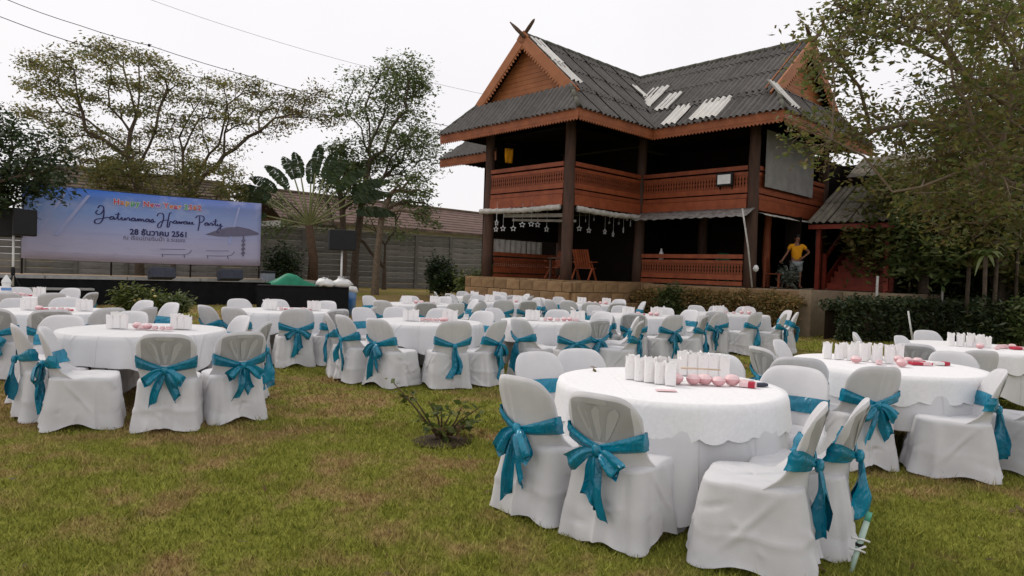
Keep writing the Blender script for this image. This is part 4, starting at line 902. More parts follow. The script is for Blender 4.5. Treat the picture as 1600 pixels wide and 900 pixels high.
for i, (px_, D, s, h, lb_, lm) in enumerate([(1545, 17.2, .7, 1.2, 'dark leafy shrub at the end of the clipped hedge', 'shade'), (1600, 17.0, .8, 1.3, 'green leafy shrub below the arching palms', 'leafg'), (1460, 20.5, 1.1, 1.5, 'deep green shrub behind the clipped hedge', 'shade'), (1390, 20.3, .6, 1.3, 'dark shrub beside the stair porch post', 'shade'), (1640, 19, 1.2, 2.2, 'deep green shrub closing the garden edge', 'shade'), (1510, 21.5, 1.5, 2.9, 'tall dark shrub behind the thin palm trunks', 'shade'), (1585, 22, 1.6, 3.2, 'tall dense shrub at the shaded far garden corner', 'shade'), (1430, 22, 1.0, 2.4, 'tall dark shrub between the porch and the palms', 'shade')]):
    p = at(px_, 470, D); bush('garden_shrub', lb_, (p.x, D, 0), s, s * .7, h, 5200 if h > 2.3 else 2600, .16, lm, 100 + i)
p = at(1466, 450, 20); o = MB().tube([(0, 0, 0), (0, 0, 1.5)], .03, 6).build('garden_post', M['canvas'], None, True, (p.x, 19.8, 0)); tag(o, 'short pale post standing in the shade behind the hedge', 'post')
p = at(1379, 460, 18.9); o = MB().tube([(0, 0, 0), (0, 0, 1.75)], .035, 6).build('drain_pipe', M['canvas'], None, True, (p.x, 19.2, 0)); tag(o, 'thin pale pipe standing beside the porch post', 'pipe')

# ------------------------------------------------------------------ concrete panel wall
def panel_wall():
    a = at(410, 400, 34); d = Vector((math.sin(R(66)), math.cos(R(66)), 0)); p0 = Vector((a.x, 34, 0)) - d * 22; n = 19
    root = empty('concrete_wall', p0, math.atan2(d.y, d.x), 'grey stained wall of stacked concrete panels between posts', 'wall')
    rd = random.Random(2); pm = [bevel_mesh(2.0 - .16, .05, .285) for _ in range(1)][0]; pw = MB().box((0, 0, 1.6), (.17, .17, 3.3)).mesh('wall_post', M['concpost'])
    for i in range(n):
        obj('wall_post', pw, root, (i * 2.0, 0, gz(0, p0.y + d.y * i * 2) - .3))
        if i == n - 1: break
        for j in range(10):
            o = obj('wall_panel', pm, root, (i * 2.0 + 1.0, rd.uniform(-.012, .012), .52 + j * .295)); o.rotation_euler = (rd.uniform(-.02, .02), rd.uniform(-.003, .003), 0)
        MB().box((i * 2 + 1, 0, 3.36), (1.99, .16, .05)).build('wall_cap', M['concpost'], root)
def bevel_mesh(lx, ly, lz):
    b = MB(); e = .025; hx, hy, hz = lx / 2, ly / 2, lz / 2
    prof = [(-hy * .4, -hz), (-hy, -hz + e), (-hy, hz - e), (-hy * .4, hz), (hy * .4, hz), (hy, hz - e), (hy, -hz + e), (hy * .4, -hz)]
    b.add([(-hx, y, z) for y, z in prof] + [(hx, y, z) for y, z in prof], [tuple(range(7, -1, -1)), tuple(range(8, 16))] + [(i, (i + 1) % 8, (i + 1) % 8 + 8, i + 8) for i in range(8)])
    return b.mesh('wall_panel', M['conc'])
panel_wall()

# ------------------------------------------------------------------ buildings beyond the wall
M['tiler'] = simple('red_brown_tiles', (.19, .12, .10), (.12, .078, .066), 1.2, .85, bump=.4, bscale=6, vary=.15)
M['tileb'] = simple('mottled_brown_tiles', (.14, .10, .07), (.06, .045, .034), 1.5, .9, bump=.5, bscale=5)
M['wallw'] = simple('pale_render', (.55, .54, .51), (.42, .41, .39), 1, .85)
M['wallg'] = simple('grey_render', (.30, .31, .33), (.24, .25, .27), 1, .85)
M['glass'] = simple('dark_window_glass', (.03, .035, .04), rough=.15, spec=.5)
def course_roof(name, root, p, q, up, n, m, th=.05):
    """stepped courses from the eave p-q to the ridge (p+up, q+up): every course its own strip"""
    p, q, up = Vector(p), Vector(q), Vector(up); nn = (q - p).cross(up).normalized()
    if nn.z < 0: nn = -nn
    for i in range(n):
        a, b_ = p + up * (i / n), q + up * (i / n); c_, d_ = p + up * ((i + 1.15) / n), q + up * ((i + 1.15) / n); m_ = MB()
        m_.add([a + nn * th, b_ + nn * th, d_ + nn * .005, c_ + nn * .005, a - nn * .02, b_ - nn * .02, d_ - nn * .03, c_ - nn * .03], [(0, 1, 2, 3), (7, 6, 5, 4), (0, 4, 5, 1), (1, 5, 6, 2), (2, 6, 7, 3), (3, 7, 4, 0)])
        m_.build('tile_course', m, root)
def long_building():
    a, q = at(440, 350, 49), at(860, 350, 69); d = (q - a); d.z = 0; Ln = d.length; dn = d.normalized()
    root = empty('long_building', (a.x, a.y, .3), math.atan2(dn.y, dn.x), 'long low building with red-brown roof and pale walls beyond the concrete wall', 'building')
    MB().box((Ln / 2, 3, 2.2), (Ln, 6, 4.4)).build('wall', M['wallw'], root)
    course_roof('roof', root, (-.6, -1.1, 4.5), (Ln + .6, -1.1, 4.5), (0, 4.1, 2.3), 9, M['tiler'])
    course_roof('roof', root, (Ln + .6, 7.1, 4.5), (-.6, 7.1, 4.5), (0, -4.1, 2.3), 9, M['tiler'])
    MB().box((Ln / 2, -1.08, 4.4), (Ln + 1.2, .06, .22)).build('eave_board', M['tileb'], root)
    MB().tube([(-.6, 3, 6.85), (Ln + .6, 3, 6.85)], .14, 8).build('ridge_cap', M['tileb'], root)
    x = 1.2; i = 0
    while x < Ln - 1.5:
        f = MB().box((x + .6, -.03, 3.1), (1.3, .08, 1.3)).build('window', M['glass' if i % 3 else 'wallg'], root)
        MB().box((0, 0, 0), (.06, .1, 1.3)).build('mullion', M['white'], f, loc=(x + .6, -.04, 3.1))
        MB().bar((x - .05, -.06, 3.78), (x + 1.25, -.06, 3.78), .1, .08).build('frame', M['white'], f)
        x += 2.3; i += 1
long_building()
def white_building():
    a = at(430, 320, 66); root = empty('white_building', (a.x, 66, .3), R(12), 'tall pale plain building showing between the banner and the fan palm', 'building')
    MB().box((0, 2, 4.1), (6.0, 4, 8.2)).build('wall', M['wallw'], root); MB().box((-2.2, -.04, 4.1), (1.5, .1, 8.1)).build('grey_wall_strip', M['wallg'], root)
    MB().box((0, 2, 8.27), (6.4, 4.4, .16)).build('roof_slab', M['wallg'], root)
    for i in range(3):
        f = MB().box((.2 + i * 1.1, -.03, 6.4), (.7, .08, 1.1)).build('window', M['glass'], root); MB().bar((-.2 + i * 1.1, -.05, 5.83), (.6 + i * 1.1, -.05, 5.83), .12, .06).build('sill', M['white'], f)
white_building()
def brown_roof():
    a = at(95, 290, 41); b_ = at(352, 290, 47); d = b_ - a; d.z = 0; Ln = d.length; dn = d.normalized()
    root = empty('brown_roofed_house', (a.x, a.y, .3), math.atan2(dn.y, dn.x), 'house with steep mottled brown roof rising behind the printed banner', 'house')
    MB().box((Ln / 2, 3.5, 2.3), (Ln - .6, 7, 4.6)).build('wall', M['wallg'], root)
    course_roof('roof', root, (-.8, -.8, 4.2), (Ln + .8, -.8, 4.2), (0, 4.0, 2.75), 12, M['tileb'], .06); course_roof('roof', root, (Ln + .8, 7.2, 4.2), (-.8, 7.2, 4.2), (0, -4.0, 2.75), 12, M['tileb'], .06)
    for x in (-.3, Ln + .3): MB().add([(x, -.5, 4.3), (x, 6.9, 4.3), (x, 3.2, 6.85), (x + .1, -.5, 4.3), (x + .1, 6.9, 4.3), (x + .1, 3.2, 6.85)], [(0, 1, 2), (5, 4, 3), (0, 3, 4, 1), (1, 4, 5, 2), (2, 5, 3, 0)]).build('gable_wall', M['wallg'], root)
    MB().tube([(-.8, 3.2, 7.0), (Ln + .8, 3.2, 7.0)], .16, 8).build('ridge_cap', M['tileb'], root)
brown_roof()

# ------------------------------------------------------------------ power lines
def wire(label, pts, r=.013, spacer=None):
    P = [at(*p) for p in pts]; b = MB(); fine = []
    for i in range(len(P) - 1):
        for t in (0, .25, .5, .75): fine.append(P[i].lerp(P[i + 1], t) + Vector((0, 0, -.05 * math.sin(math.pi * t))))
    fine.append(P[-1]); o = empty('power_line', fine[0], 0, label, 'cable', 'cables crossing the sky'); b.tube([q - fine[0] for q in fine], r, 5); b.build('wire', M['black'], o, True)
    if spacer: q = at(*spacer) - fine[0]; MB().lathe([(0, -.07), (.06, -.03), (.06, .04), (0, .08)], 8, q).build('spacer', M['black'], o, True)
wire('upper of the two dark cables, with a small spacer above the feathery tree', [(-160, -50, 24), (0, -5, 26), (125, 40, 27.5), (233, 71, 29), (400, 122, 31), (530, 157, 33), (700, 197, 36), (900, 232, 40)], .015, (233, 71, 29))
wire('lower of the two dark cables, passing behind the feathery tree crown', [(-160, -20, 24), (0, 26, 26), (140, 74, 28), (325, 124, 37), (480, 168, 39), (700, 205, 42), (900, 235, 46)], .016)
wire('thin pale cable high above the slender tree', [(80, -40, 44), (228, -3, 46), (400, 55, 50), (560, 101, 54), (745, 145, 58), (900, 172, 62)], .012)

# ------------------------------------------------------------------ stage, banner and sound equipment
BD = Vector((.803, .596, 0)); BN = Vector((.596, -.803, 0))
bl = at(33, 405, 21.5); BX, BY = bl.x, 21.5; BANG = math.atan2(BD.y, BD.x)
BZ0, BZ1, BL = 1.40, 3.80, 7.45
def banner_mat():
    k = N('printed_banner', .55, 0, .3); tcd = k.n('ShaderNodeTexCoord'); sp = k.n('ShaderNodeSeparateXYZ'); k.l(tcd.outputs['Object'], sp.inputs[0])
    mr = k.n('ShaderNodeMapRange'); mr.inputs[1].default_value = 0; mr.inputs[2].default_value = 2.4; k.l(sp.outputs[2], mr.inputs[0])
    c = k.ramp(mr.outputs[0], (0.0, (.50, .48, .62)), (.30, (.44, .45, .66)), (.42, (.38, .43, .69)), (.7, (.22, .35, .70)), (1.0, (.025, .13, .52)))
    mr2 = k.n('ShaderNodeMapRange'); mr2.inputs[1].default_value = 2; mr2.inputs[2].default_value = 7.4; k.l(sp.outputs[0], mr2.inputs[0])
    c = k.mix(k.mix(1, mr2.outputs[0], (.42, .42, .42), 'MULTIPLY'), c, (.36, .34, .47))
    cl_ = k.ramp(k.noise(.9, 5, .6, stretch=(1, 1, 1.6)), (.52, 0.0), (.75, .55))
    c = k.mix(k.mix(1, cl_, mr.outputs[0], 'MULTIPLY'), c, (.62, .60, .70))
    sea = k.ramp(k.noise(1.4, 4, .6, stretch=(1, 1, 9)), (.5, 0.0), (.7, .35)); inv = k.ramp(mr.outputs[0], (.12, 1.0), (.4, 0.0))
    c = k.mix(k.mix(1, sea, inv, 'MULTIPLY'), c, (.28, .26, .40)); k.color(c); k.bump(k.noise(1.2, 3), .25, .05); return k.m
M['banner'] = banner_mat(); M['navy'] = simple('navy_print', (.025, .022, .12), rough=.55); M['beam'] = simple('pale_ray_print', (.40, .45, .72), (.36, .41, .70), rough=.55)
M['pgrey'] = simple('grey_mauve_print', (.16, .15, .23), (.13, .125, .2), rough=.55); M['pwhite'] = simple('white_print', (.62, .60, .68), rough=.55)
for nm, c_ in (('pred', (.62, .05, .08)), ('pgreen', (.08, .42, .12)), ('pyel', (.72, .45, .05)), ('ppurp', (.30, .05, .42)), ('porg', (.68, .18, .05)), ('pblu', (.05, .15, .55))): M[nm] = simple('print_' + nm, c_, rough=.55)
ban = empty('banner', (BX, BY, BZ0), BANG, 'wide blue and lilac printed party banner stretched above the stage', 'banner')
b = MB(); rd = random.Random(1)
yb = lambda x, z: .03 * math.sin(x * 1.1) + .012 * math.sin(x * 4 + z)
def bz(x, z): return z * (1 + .0 * x)
b.grid([[(BL * i / 40, yb(BL * i / 40, 2.4 * j / 8), 2.4 * j / 8 - .04 * math.sin(math.pi * i / 40)) for i in range(41)] for j in range(9)])
o = b.build('banner_cloth', M['banner'], ban, True); o.modifiers.new('t', 'SOLIDIFY').thickness = .01
def flat(name, pts, m, parent=ban, off=.012):
    """flat printed patch on the banner: points x,z; triangulated fan following the cloth"""
    me = MB(); me.add([(x, yb(x, z) - off, z - .04 * math.sin(math.pi * x / BL)) for x, z in pts], [tuple(range(len(pts)))]); return me.build(name, m, parent)
def stroke(name, lines, wd, m, off=.016):
    b = MB()
    for pts in lines:
        # Catmull-Rom
        P = [Vector((x, 0, z)) for x, z in pts]; Q = []
        for i in range(len(P) - 1):
            p0, p1, p2, p3 = P[max(0, i - 1)], P[i], P[i + 1], P[min(len(P) - 1, i + 2)]
            for t in [q / 5 for q in range(5)]:
                Q.append(.5 * ((2 * p1) + (p2 - p0) * t + (2 * p0 - 5 * p1 + 4 * p2 - p3) * t * t + (3 * p1 - p0 - 3 * p2 + p3) * t ** 3))
        Q.append(P[-1]); rows = []
        for i, q in enumerate(Q):
            d = (Q[min(i + 1, len(Q) - 1)] - Q[max(i - 1, 0)]); d = d.normalized() if d.length > 1e-6 else Vector((1, 0, 0)); n = Vector((-d.z, 0, d.x)); ww = wd * (.7 + .6 * abs(d.z))
            row = []
            for sg in (-1, 1):
                v_ = q + n * ww / 2 * sg; row.append((v_.x, yb(v_.x, v_.z) - off - .0003 * (i % 7), v_.z - .04 * math.sin(math.pi * v_.x / BL)))
            rows.append(row)
        b.grid(rows)
    return b.build(name, m, ban)
def script_line():
    # hand-written line, unit = x-height .12, drawn left to right
    X = lambda l, ox, s=1.0, oz=0: [(ox + x * s, 1.40 + oz + z * s) for x, z in l]
    Ls = []
    Ls.append(X([(.02, .42), (-.06, .30), (.05, .22), (.18, .30), (.26, .48), (.22, .60), (.10, .62), (.02, .50)], 2.15, .95))            # J top loop
    Ls.append(X([(.25, .55), (.27, .30), (.22, 0), (.10, -.16), (-.06, -.18), (-.10, -.06), (.02, .02), (.22, .06), (.40, .12), (.52, .10)], 2.15, .95))
    x = 2.62
    def word(shape, x, dx):
        Ls.append(X(shape, x)); return x + dx
    a_ = [(.0, .10), (.10, .17), (.17, .12), (.08, .04), (.02, .09), (.12, .16), (.18, .14), (.19, .05), (.26, .08)]
    t_ = [(0, .08), (.08, .16), (.12, .36), (.10, .12), (.14, .05), (.22, .09)]
    u_ = [(0, .08), (.06, .16), (.07, .06), (.13, .05), (.19, .15), (.19, .06), (.26, .09)]
    m_ = [(0, .07), (.05, .15), (.07, .05), (.12, .15), (.16, .13), (.17, .05), (.23, .15), (.27, .12), (.29, .05), (.36, .09)]
    r_ = [(0, .08), (.07, .17), (.12, .14), (.13, .06), (.19, .09)]
    n_ = [(0, .07), (.05, .15), (.07, .05), (.13, .15), (.17, .12), (.18, .05), (.25, .09)]
    s_ = [(0, .08), (.08, .17), (.11, .08), (.06, .03), (.0, .05), (.12, .05), (.2, .08)]
    x = word(a_, x, .24); xt = x; x = word(t_, x, .2); Ls.append(X([(-.02, .26), (.2, .29)], xt)); x = word(u_, x, .24); x = word(r_, x, .18); x = word(a_, x, .24); x = word(m_, x, .34); x = word(a_, x, .24); x = word(s_, x, .22)
    H = x + .06
    Ls.append(X([(-.02, .34), (.05, .46), (.20, .48), (.28, .36), (.24, .12), (.14, -.16), (.02, -.16), (.04, -.02), (.2, .12)], H, .95)); Ls.append(X([(.62, .5), (.52, .48), (.46, .2), (.42, -.12), (.50, -.10), (.54, .1), (.60, .12), (.66, .06)], H)); Ls.append(X([(.2, .12), (.36, .17), (.5, .16)], H))
    x = H + .66
    x = word(a_, x, .24); x = word([(0, .08), (.05, .15), (.07, .05), (.13, .14), (.14, .05), (.20, .15), (.25, .1)], x, .22); x = word(a_, x, .23); x = word([(0, .08), (.06, .15), (.07, .06), (.14, .06)], x, .12); x = word([(0, .08), (.06, .15), (.07, .06), (.16, .07)], x, .16)
    Pp = x + .08
    Ls.append(X([(.14, .44), (.13, .1), (.08, -.22)], Pp)); Ls.append(X([(-.06, .34), (.08, .46), (.30, .44), (.34, .28), (.2, .16), (.14, .18)], Pp))
    x = Pp + .36; x = word(a_, x, .24); x = word(r_, x, .17); xt = x; x = word(t_, x, .19); Ls.append(X([(-.02, .24), (.2, .27)], xt))
    Ls.append(X([(0, .14), (.04, .05), (.12, .06), (.17, .15), (.16, -.1), (.08, -.26), (0, -.22), (.08, -.08), (.26, .06)], x))
    Ls = [[(1.98 + (px_ - 2.05) * .745, 1.42 + (pz_ - 1.40) * .80) for px_, pz_ in l_] for l_ in Ls]
    return stroke('handwritten_title', Ls, .030, M['navy']), x
ttl, xend = script_line()
def text(name, body, x, z, size, m, bold=0, parent=ban, off=.018):
    cu = bpy.data.curves.new(name, 'FONT'); cu.body = body; cu.size = size; cu.offset = bold; cu.align_x = 'LEFT'; cu.resolution_u = 3
    t = bpy.data.objects.new(name, cu); C.objects.link(t); dg = bpy.context.evaluated_depsgraph_get(); me = bpy.data.meshes.new_from_object(t.evaluated_get(dg)); bpy.data.objects.remove(t)
    wdt = max((v.co.x for v in me.vertices), default=0)
    for v in me.vertices:
        xx = x + v.co.x; zz = z + v.co.y; v.co = (xx, yb(xx, zz) - off, zz - .04 * math.sin(math.pi * xx / BL))
    me.materials.clear(); me.materials.append(m); obj(name, me, parent); return wdt
x = 2.52
for ch, m in zip('Happy', ('pred', 'porg', 'pyel', 'pgreen', 'pgreen')):
    text('headline_letter', ch, x, 1.985, .245, M['pwhite'], .022, off=.0165); x += text('headline_letter', ch, x, 1.985, .245, M[m], .006) + .04
x += .06
for ch, m in zip('New', ('pred', 'pred', 'ppurp')): text('headline_letter', ch, x, 1.985, .245, M['pwhite'], .022, off=.0165); x += text('headline_letter', ch, x, 1.985, .245, M[m], .006) + .035
x += .06
for ch, m in zip('Year', ('pred', 'porg', 'pred', 'porg')): text('headline_letter', ch, x, 1.985, .245, M['pwhite'], .022, off=.0165); x += text('headline_letter', ch, x, 1.985, .245, M[m], .006) + .03
x += .06
for ch, m in zip('2562', ('pgreen', 'pred', 'porg', 'pred')): text('headline_letter', ch, x, 1.985, .245, M['pwhite'], .022, off=.0165); x += text('headline_letter', ch, x, 1.985, .245, M[m], .006) + .03
text('date_lettering', '28 ธันวาคม 2561', 3.02, .985, .27, M['navy'], .008); text('place_lettering', 'ณ เรือนไทยริมน้ำ จ.ระยอง', 2.82, .80, .19, M['pgrey'], .001)
# faint printed picture: light rays, parasol, loungers
for x0, x1, w_ in ((1.75, .82, .10), (1.1, .35, .07), (6.6, 6.25, .06)): flat('printed_ray', [(x0, 2.2), (x0 + w_, 2.2), (x1 + w_ * 1.6, .8), (x1, .8)], M['beam'], off=.0135)
flat('printed_parasol', [(5.45, 1.12), (5.75, 1.25), (6.2, 1.42), (6.6, 1.47), (7.0, 1.4), (7.35, 1.27), (7.38, 1.2), (7.0, 1.15), (6.4, 1.1), (5.9, 1.07)], M['pgrey'], off=.014)
flat('printed_pole', [(6.78, .35), (6.84, .35), (6.84, 1.12), (6.78, 1.12)], M['pgrey'], off=.0138)
for q in range(4): flat('printed_ornament', [(6.73, .42 + q * .16), (6.89, .45 + q * .16), (6.87, .52 + q * .16), (6.75, .5 + q * .16)], M['pgrey'], off=.0142)
for x0 in (4.0, 5.5): stroke('printed_lounger', [[(x0, .34), (x0 + .8, .36), (x0 + 1.0, .52)], [(x0 + .05, .34), (x0 + .05, .24)], [(x0 + .75, .36), (x0 + .78, .24)], [(x0 - .02, .52), (x0 + .8, .54)]], .022, M['pgrey'], off=.0145)
stroke('printed_horizon', [[(.1, .93), (2, .94), (4.8, .95), (7.3, .97)]], .012, M['beam'], off=.013)
# frame of pipes behind the cloth
for x in (.02, 2.5, 5.0, BL - .02): MB().tube([(x, .09, -1.4), (x, .09, 2.42)], .03, 8).build('frame_pipe', M['black'], ban, True)
for z in (.02, 2.38): MB().tube([(0, .08, z), (BL, .08, z)], .025, 8).build('frame_pipe', M['black'], ban, True)
def bp(x, y, z): return Vector((BX, BY, 0)) + BD * x - BN * y + Vector((0, 0, z))   # along the banner, behind it, up
st = empty('stage', bp(0, 0, 0), BANG, 'low stage with grey deck edge and black cloth skirt under the banner', 'stage')
SX0, SX1 = -1.6, 9.3
for k_ in range(5):
    wdt = (SX1 - SX0) / 5
    MB().box((SX0 + wdt * (k_ + .5), -.5, .875), (wdt - .02, 2.6, .05)).build('deck_panel', M['plywood'], st)
    MB().box((SX0 + wdt * (k_ + .5), -1.82, .865), (wdt - .025, .03, .11)).build('deck_edge', M['steel'], st)
    for zz in (0, .8): MB().tube([(SX0 + wdt * k_ + .1, -1.7, 0), (SX0 + wdt * k_ + .1, -1.7, .85)], .03, 6).build('stage_leg', M['steel'], st)
b = MB(); nn = 130
b.grid([[(SX0 + (SX1 - SX0) * i / nn, -1.79 + .028 * math.sin(i * 1.15) + (.03 if z == 0 else 0) * math.sin(i * .7), .82 * z / 3) for i in range(nn + 1)] for z in range(4)]); b.build('skirt', M['blackcloth'], st, True)
MB().box((.5, -2.3, .52), (2.6, .7, .05)).build('step_top', M['steel'], st); MB().box((.5, -2.28, .25), (2.5, .6, .48)).build('step_body', M['blackcloth'], st)
def speaker_box(nm, label, p, rz, d, tilt=0, m='black', group=None):
    r_ = empty(nm, p, rz, label, 'speaker', group); r_.rotation_euler = (tilt, 0, rz)
    bevel(MB().box((0, 0, d[2] / 2), d).build('cabinet', M[m], r_), .02); MB().box((0, -d[1] / 2 - .005, d[2] / 2), (d[0] * .9, .012, d[2] * .9)).build('grille', M['greyb'] if m != 'black' else M['black'], r_)
    for sx in (-1, 1): MB().box((sx * (d[0] / 2 + .005), 0, d[2] * .6), (.01, d[1] * .3, .05)).build('handle', M['greyb'], r_)
    return r_
for px_, i in ((253, 0), (360, 1)):
    p = at(px_, 433, 21.2 + i * 1.3); speaker_box('stage_monitor', ('dark blue-grey wedge monitor under the banner middle', 'dark blue-grey wedge monitor under the printed parasol')[i], (p.x, p.y, .905), BANG + R(8), (.72, .42, .33), R(-12), 'greyb', 'wedge monitors on the stage edge')
p = at(418, 434, 23.4); r_ = empty('cooler_box', (p.x, 23.4, .905), BANG, 'pale grey cooler box with dark lid on the stage corner', 'box'); MB().box((0, 0, .13), (.42, .3, .26)).build('tub', simple('grey_plastic', (.25, .26, .31), rough=.5), r_); bevel(MB().box((0, 0, .30), (.46, .34, .08)).build('lid', M['black'], r_), .015)
# green tarpaulin heap at the stage end
p = at(462, 436, 23.6); r_ = empty('tarpaulin', (p.x, 23.6, .80), BANG, 'crumpled green tarpaulin heaped on the end of the stage', 'tarpaulin'); b = MB(); rd = random.Random(4)
b.grid([[(x * .16, -.5 + y * .14, max(0, .42 * math.exp(-((x + 1.5) / 3.2) ** 2 - ((y - 3) / 2.6) ** 2) + rd.uniform(-.035, .035)) - (.25 if y == 0 else 0)) for x in range(-6, 9)] for y in range(8)]); o = b.build('sheet', M['tarp'], r_, True); o.modifiers.new('s', 'SUBSURF').render_levels = 1
# black draped counter with mixing gear
p = at(480, 470, 19.6); r_ = empty('draped_counter', (p.x, 19.6, 0), BANG - R(22), 'long counter draped in black cloth beside the stage end', 'table')
b = MB(); nn = 60
b.grid([[(-1.35 + 2.5 * i / nn, -.35 + .02 * math.sin(i * 1.3) * (1 - z / 3), .86 * z / 3) for i in range(nn + 1)] for z in range(4)]); b.grid([[(1.15 + .02 * math.sin(i * 1.4), -.35 + .7 * i / 14, .86 * z / 3) for i in range(15)] for z in range(4)]); b.box((-.1, 0, .87), (2.54, .74, .03)); b.build('black_cloth', M['blackcloth'], r_, True)
MB().box((-.1, 0, .40), (2.4, .6, .8)).build('table', M['black'], r_)
for i, (px_, py_, D, s, lb_) in enumerate([(508, 436, 19.5, .2, 'crumpled white plastic bag on the black counter'), (534, 436, 19.7, .22, 'white plastic bag heaped beside the tripod on the counter')]):
    p = at(px_, py_, D); q = empty('plastic_bag', (p.x, D, .885), 0, lb_, 'bag'); b = MB(); rd = random.Random(i); b.lathe([(s * .9, 0), (s * 1.25, s * .3), (s * 1.1, s * .7), (s * .7, s * 1.0), (s * .25, s * 1.2), (s * .4, s * 1.35), (0, s * 1.3)], 12, (0, 0, 0), 1.2, .9)
    b.v = [(x + rd.uniform(-.045, .045), y + rd.uniform(-.03, .03), max(0, z + rd.uniform(-.03, .035))) for x, y, z in b.v]; b.build('bag', M['white'], q, True)
p = at(549, 468, 20.6); q = empty('blue_bin', (p.x, 20.6, 0), 0, 'blue and white tub full of white bags beside the black counter', 'bin'); MB().lathe([(.13, 0), (.15, .5), (.16, .72), (.15, .72), (.13, .5)], 14).build('tub', M['bluep'], q, True)
b = MB(); b.lathe([(.15, .68), (.19, .76), (.15, .86), (.07, .84), (0, .88)], 9); b.v = [(x * 1.1 + .02 * math.sin(z * 50), y, z + .03 * math.sin(x * 60)) for x, y, z in b.v]; b.build('white_bag', M['white'], q, True)
# tripod speaker at the stage end
def tripod(px_, D, zc, label, zt):
    p = at(px_, 440, D); r_ = empty('speaker_stand', (p.x, D, 0), R(20), label, 'stand'); MB().tube([(0, 0, .6), (0, 0, zt)], .03, 8).build('pole', M['white'], r_, True); MB().lathe([(.04, .9), (.055, .95), (.055, 1.1), (.04, 1.15)], 10).build('collar', M['black'], r_)
    for k_ in range(3):
        a = 2.1 * k_ + .4; MB().tube([(0, 0, .95), (.45 * math.cos(a), .45 * math.sin(a), .02)], .018, 6).build('leg', M['black'], r_)
        MB().tube([(0, 0, .5), (.25 * math.cos(a), .25 * math.sin(a), .46)], .012, 5).build('brace', M['black'], r_)
    return p
p = tripod(533, 20.6, 1, 'white-poled tripod stand holding the speaker by the slender trees', 2.0); speaker_box('loudspeaker', 'black loudspeaker on the white-poled tripod before the concrete wall', (p.x, 20.6, 1.98), R(22), (.80, .42, .62))
p = tripod(20, 19.2, 1, 'white-poled tripod stand at the banner\'s dark tree end', 2.1); speaker_box('loudspeaker', 'black loudspeaker on the stand hiding the banner\'s lower corner', (p.x + .38, 19.1, 2.04), R(40), (.55, .5, .74))
speaker_box('loudspeaker', 'black loudspeaker behind the stand at the dark tree', (p.x - .35, 19.5, 2.0), R(30), (.6, .5, .85)); r_ = None
p2 = tripod(-8, 19.6, 1, 'tripod stand half hidden at the dark tree', 2.05)

# ------------------------------------------------------------------ banquet tables, cloths and chairs
TR, TH = .80, .75
def tabletop_legs(root, rz):
    MB().lathe([(TR - .02, TH - .035), (TR, TH - .03), (TR, TH - .008), (0, TH - .006)], 36).build('tabletop', M['plywood'], root)
    for sx in (-.42, .42):
        for sy in (-.42, .42): MB().tube([(sx, sy, 0), (sx, sy, TH - .03)], .017, 6).build('leg', M['blackmetal'], root)
        MB().tube([(sx, -.42, .18), (sx, .42, .18)], .012, 6).build('cross_bar', M['blackmetal'], root)
def cloth_mesh(seed, drop, square=.0, phase=0, hem=0, folds=9, amp=.05, rad=TR, flare=.04, thick=.004, z=TH, mat='table', scallop=0, rows=8):
    rd = random.Random(seed); n = 144; b = MB(); ph = [rd.uniform(0, 6.283) for _ in range(4)]
    fr = [folds + rd.choice((-2, -1, 0, 1, 2)) for _ in range(3)]
    rings = []
    for q in (0.02, .35, .7, .93): rings.append([(rad * q * math.cos(2 * math.pi * i / n), rad * q * math.sin(2 * math.pi * i / n), z + .003 * math.sin(i * .3 + q * 9 + seed) * q) for i in range(n)])
    for k_ in range(rows + 1):
        t = k_ / rows; ring = []
        for i in range(n):
            a = 2 * math.pi * i / n
            dr = drop + square * max(0, abs(math.cos(2 * (a - phase))) ** 1.6 - .35) + .012 * math.sin(3 * a + ph[0])
            f = (math.sin(fr[0] * a + ph[1]) + .6 * math.sin(fr[1] * 1.7 * a + ph[2]) + .4 * math.sin(fr[2] * 2.3 * a + ph[3])) / 2
            if scallop: dr += scallop * abs(math.sin(a * 14)) ** .7
            tt = min(1, t * 8); rr = rad + .012 * math.sin(tt * math.pi / 2)
            if t > 0: rr += (flare * t + amp * f * t ** 1.1) * (dr / .4) ** .7
            zz = z - .012 * (1 - math.cos(tt * math.pi / 2)) - dr * t
            ring.append((rr * math.cos(a), rr * math.sin(a), max(.012, zz)))
        rings.append(ring)
    b.grid(rings, True); b.add([(0, 0, z)], []); c0 = len(b.v) - 1
    for i in range(n): b.f.append((c0, i, (i + 1) % n)); b.mi.append(0)
    return b.mesh('tablecloth', M[mat], True)
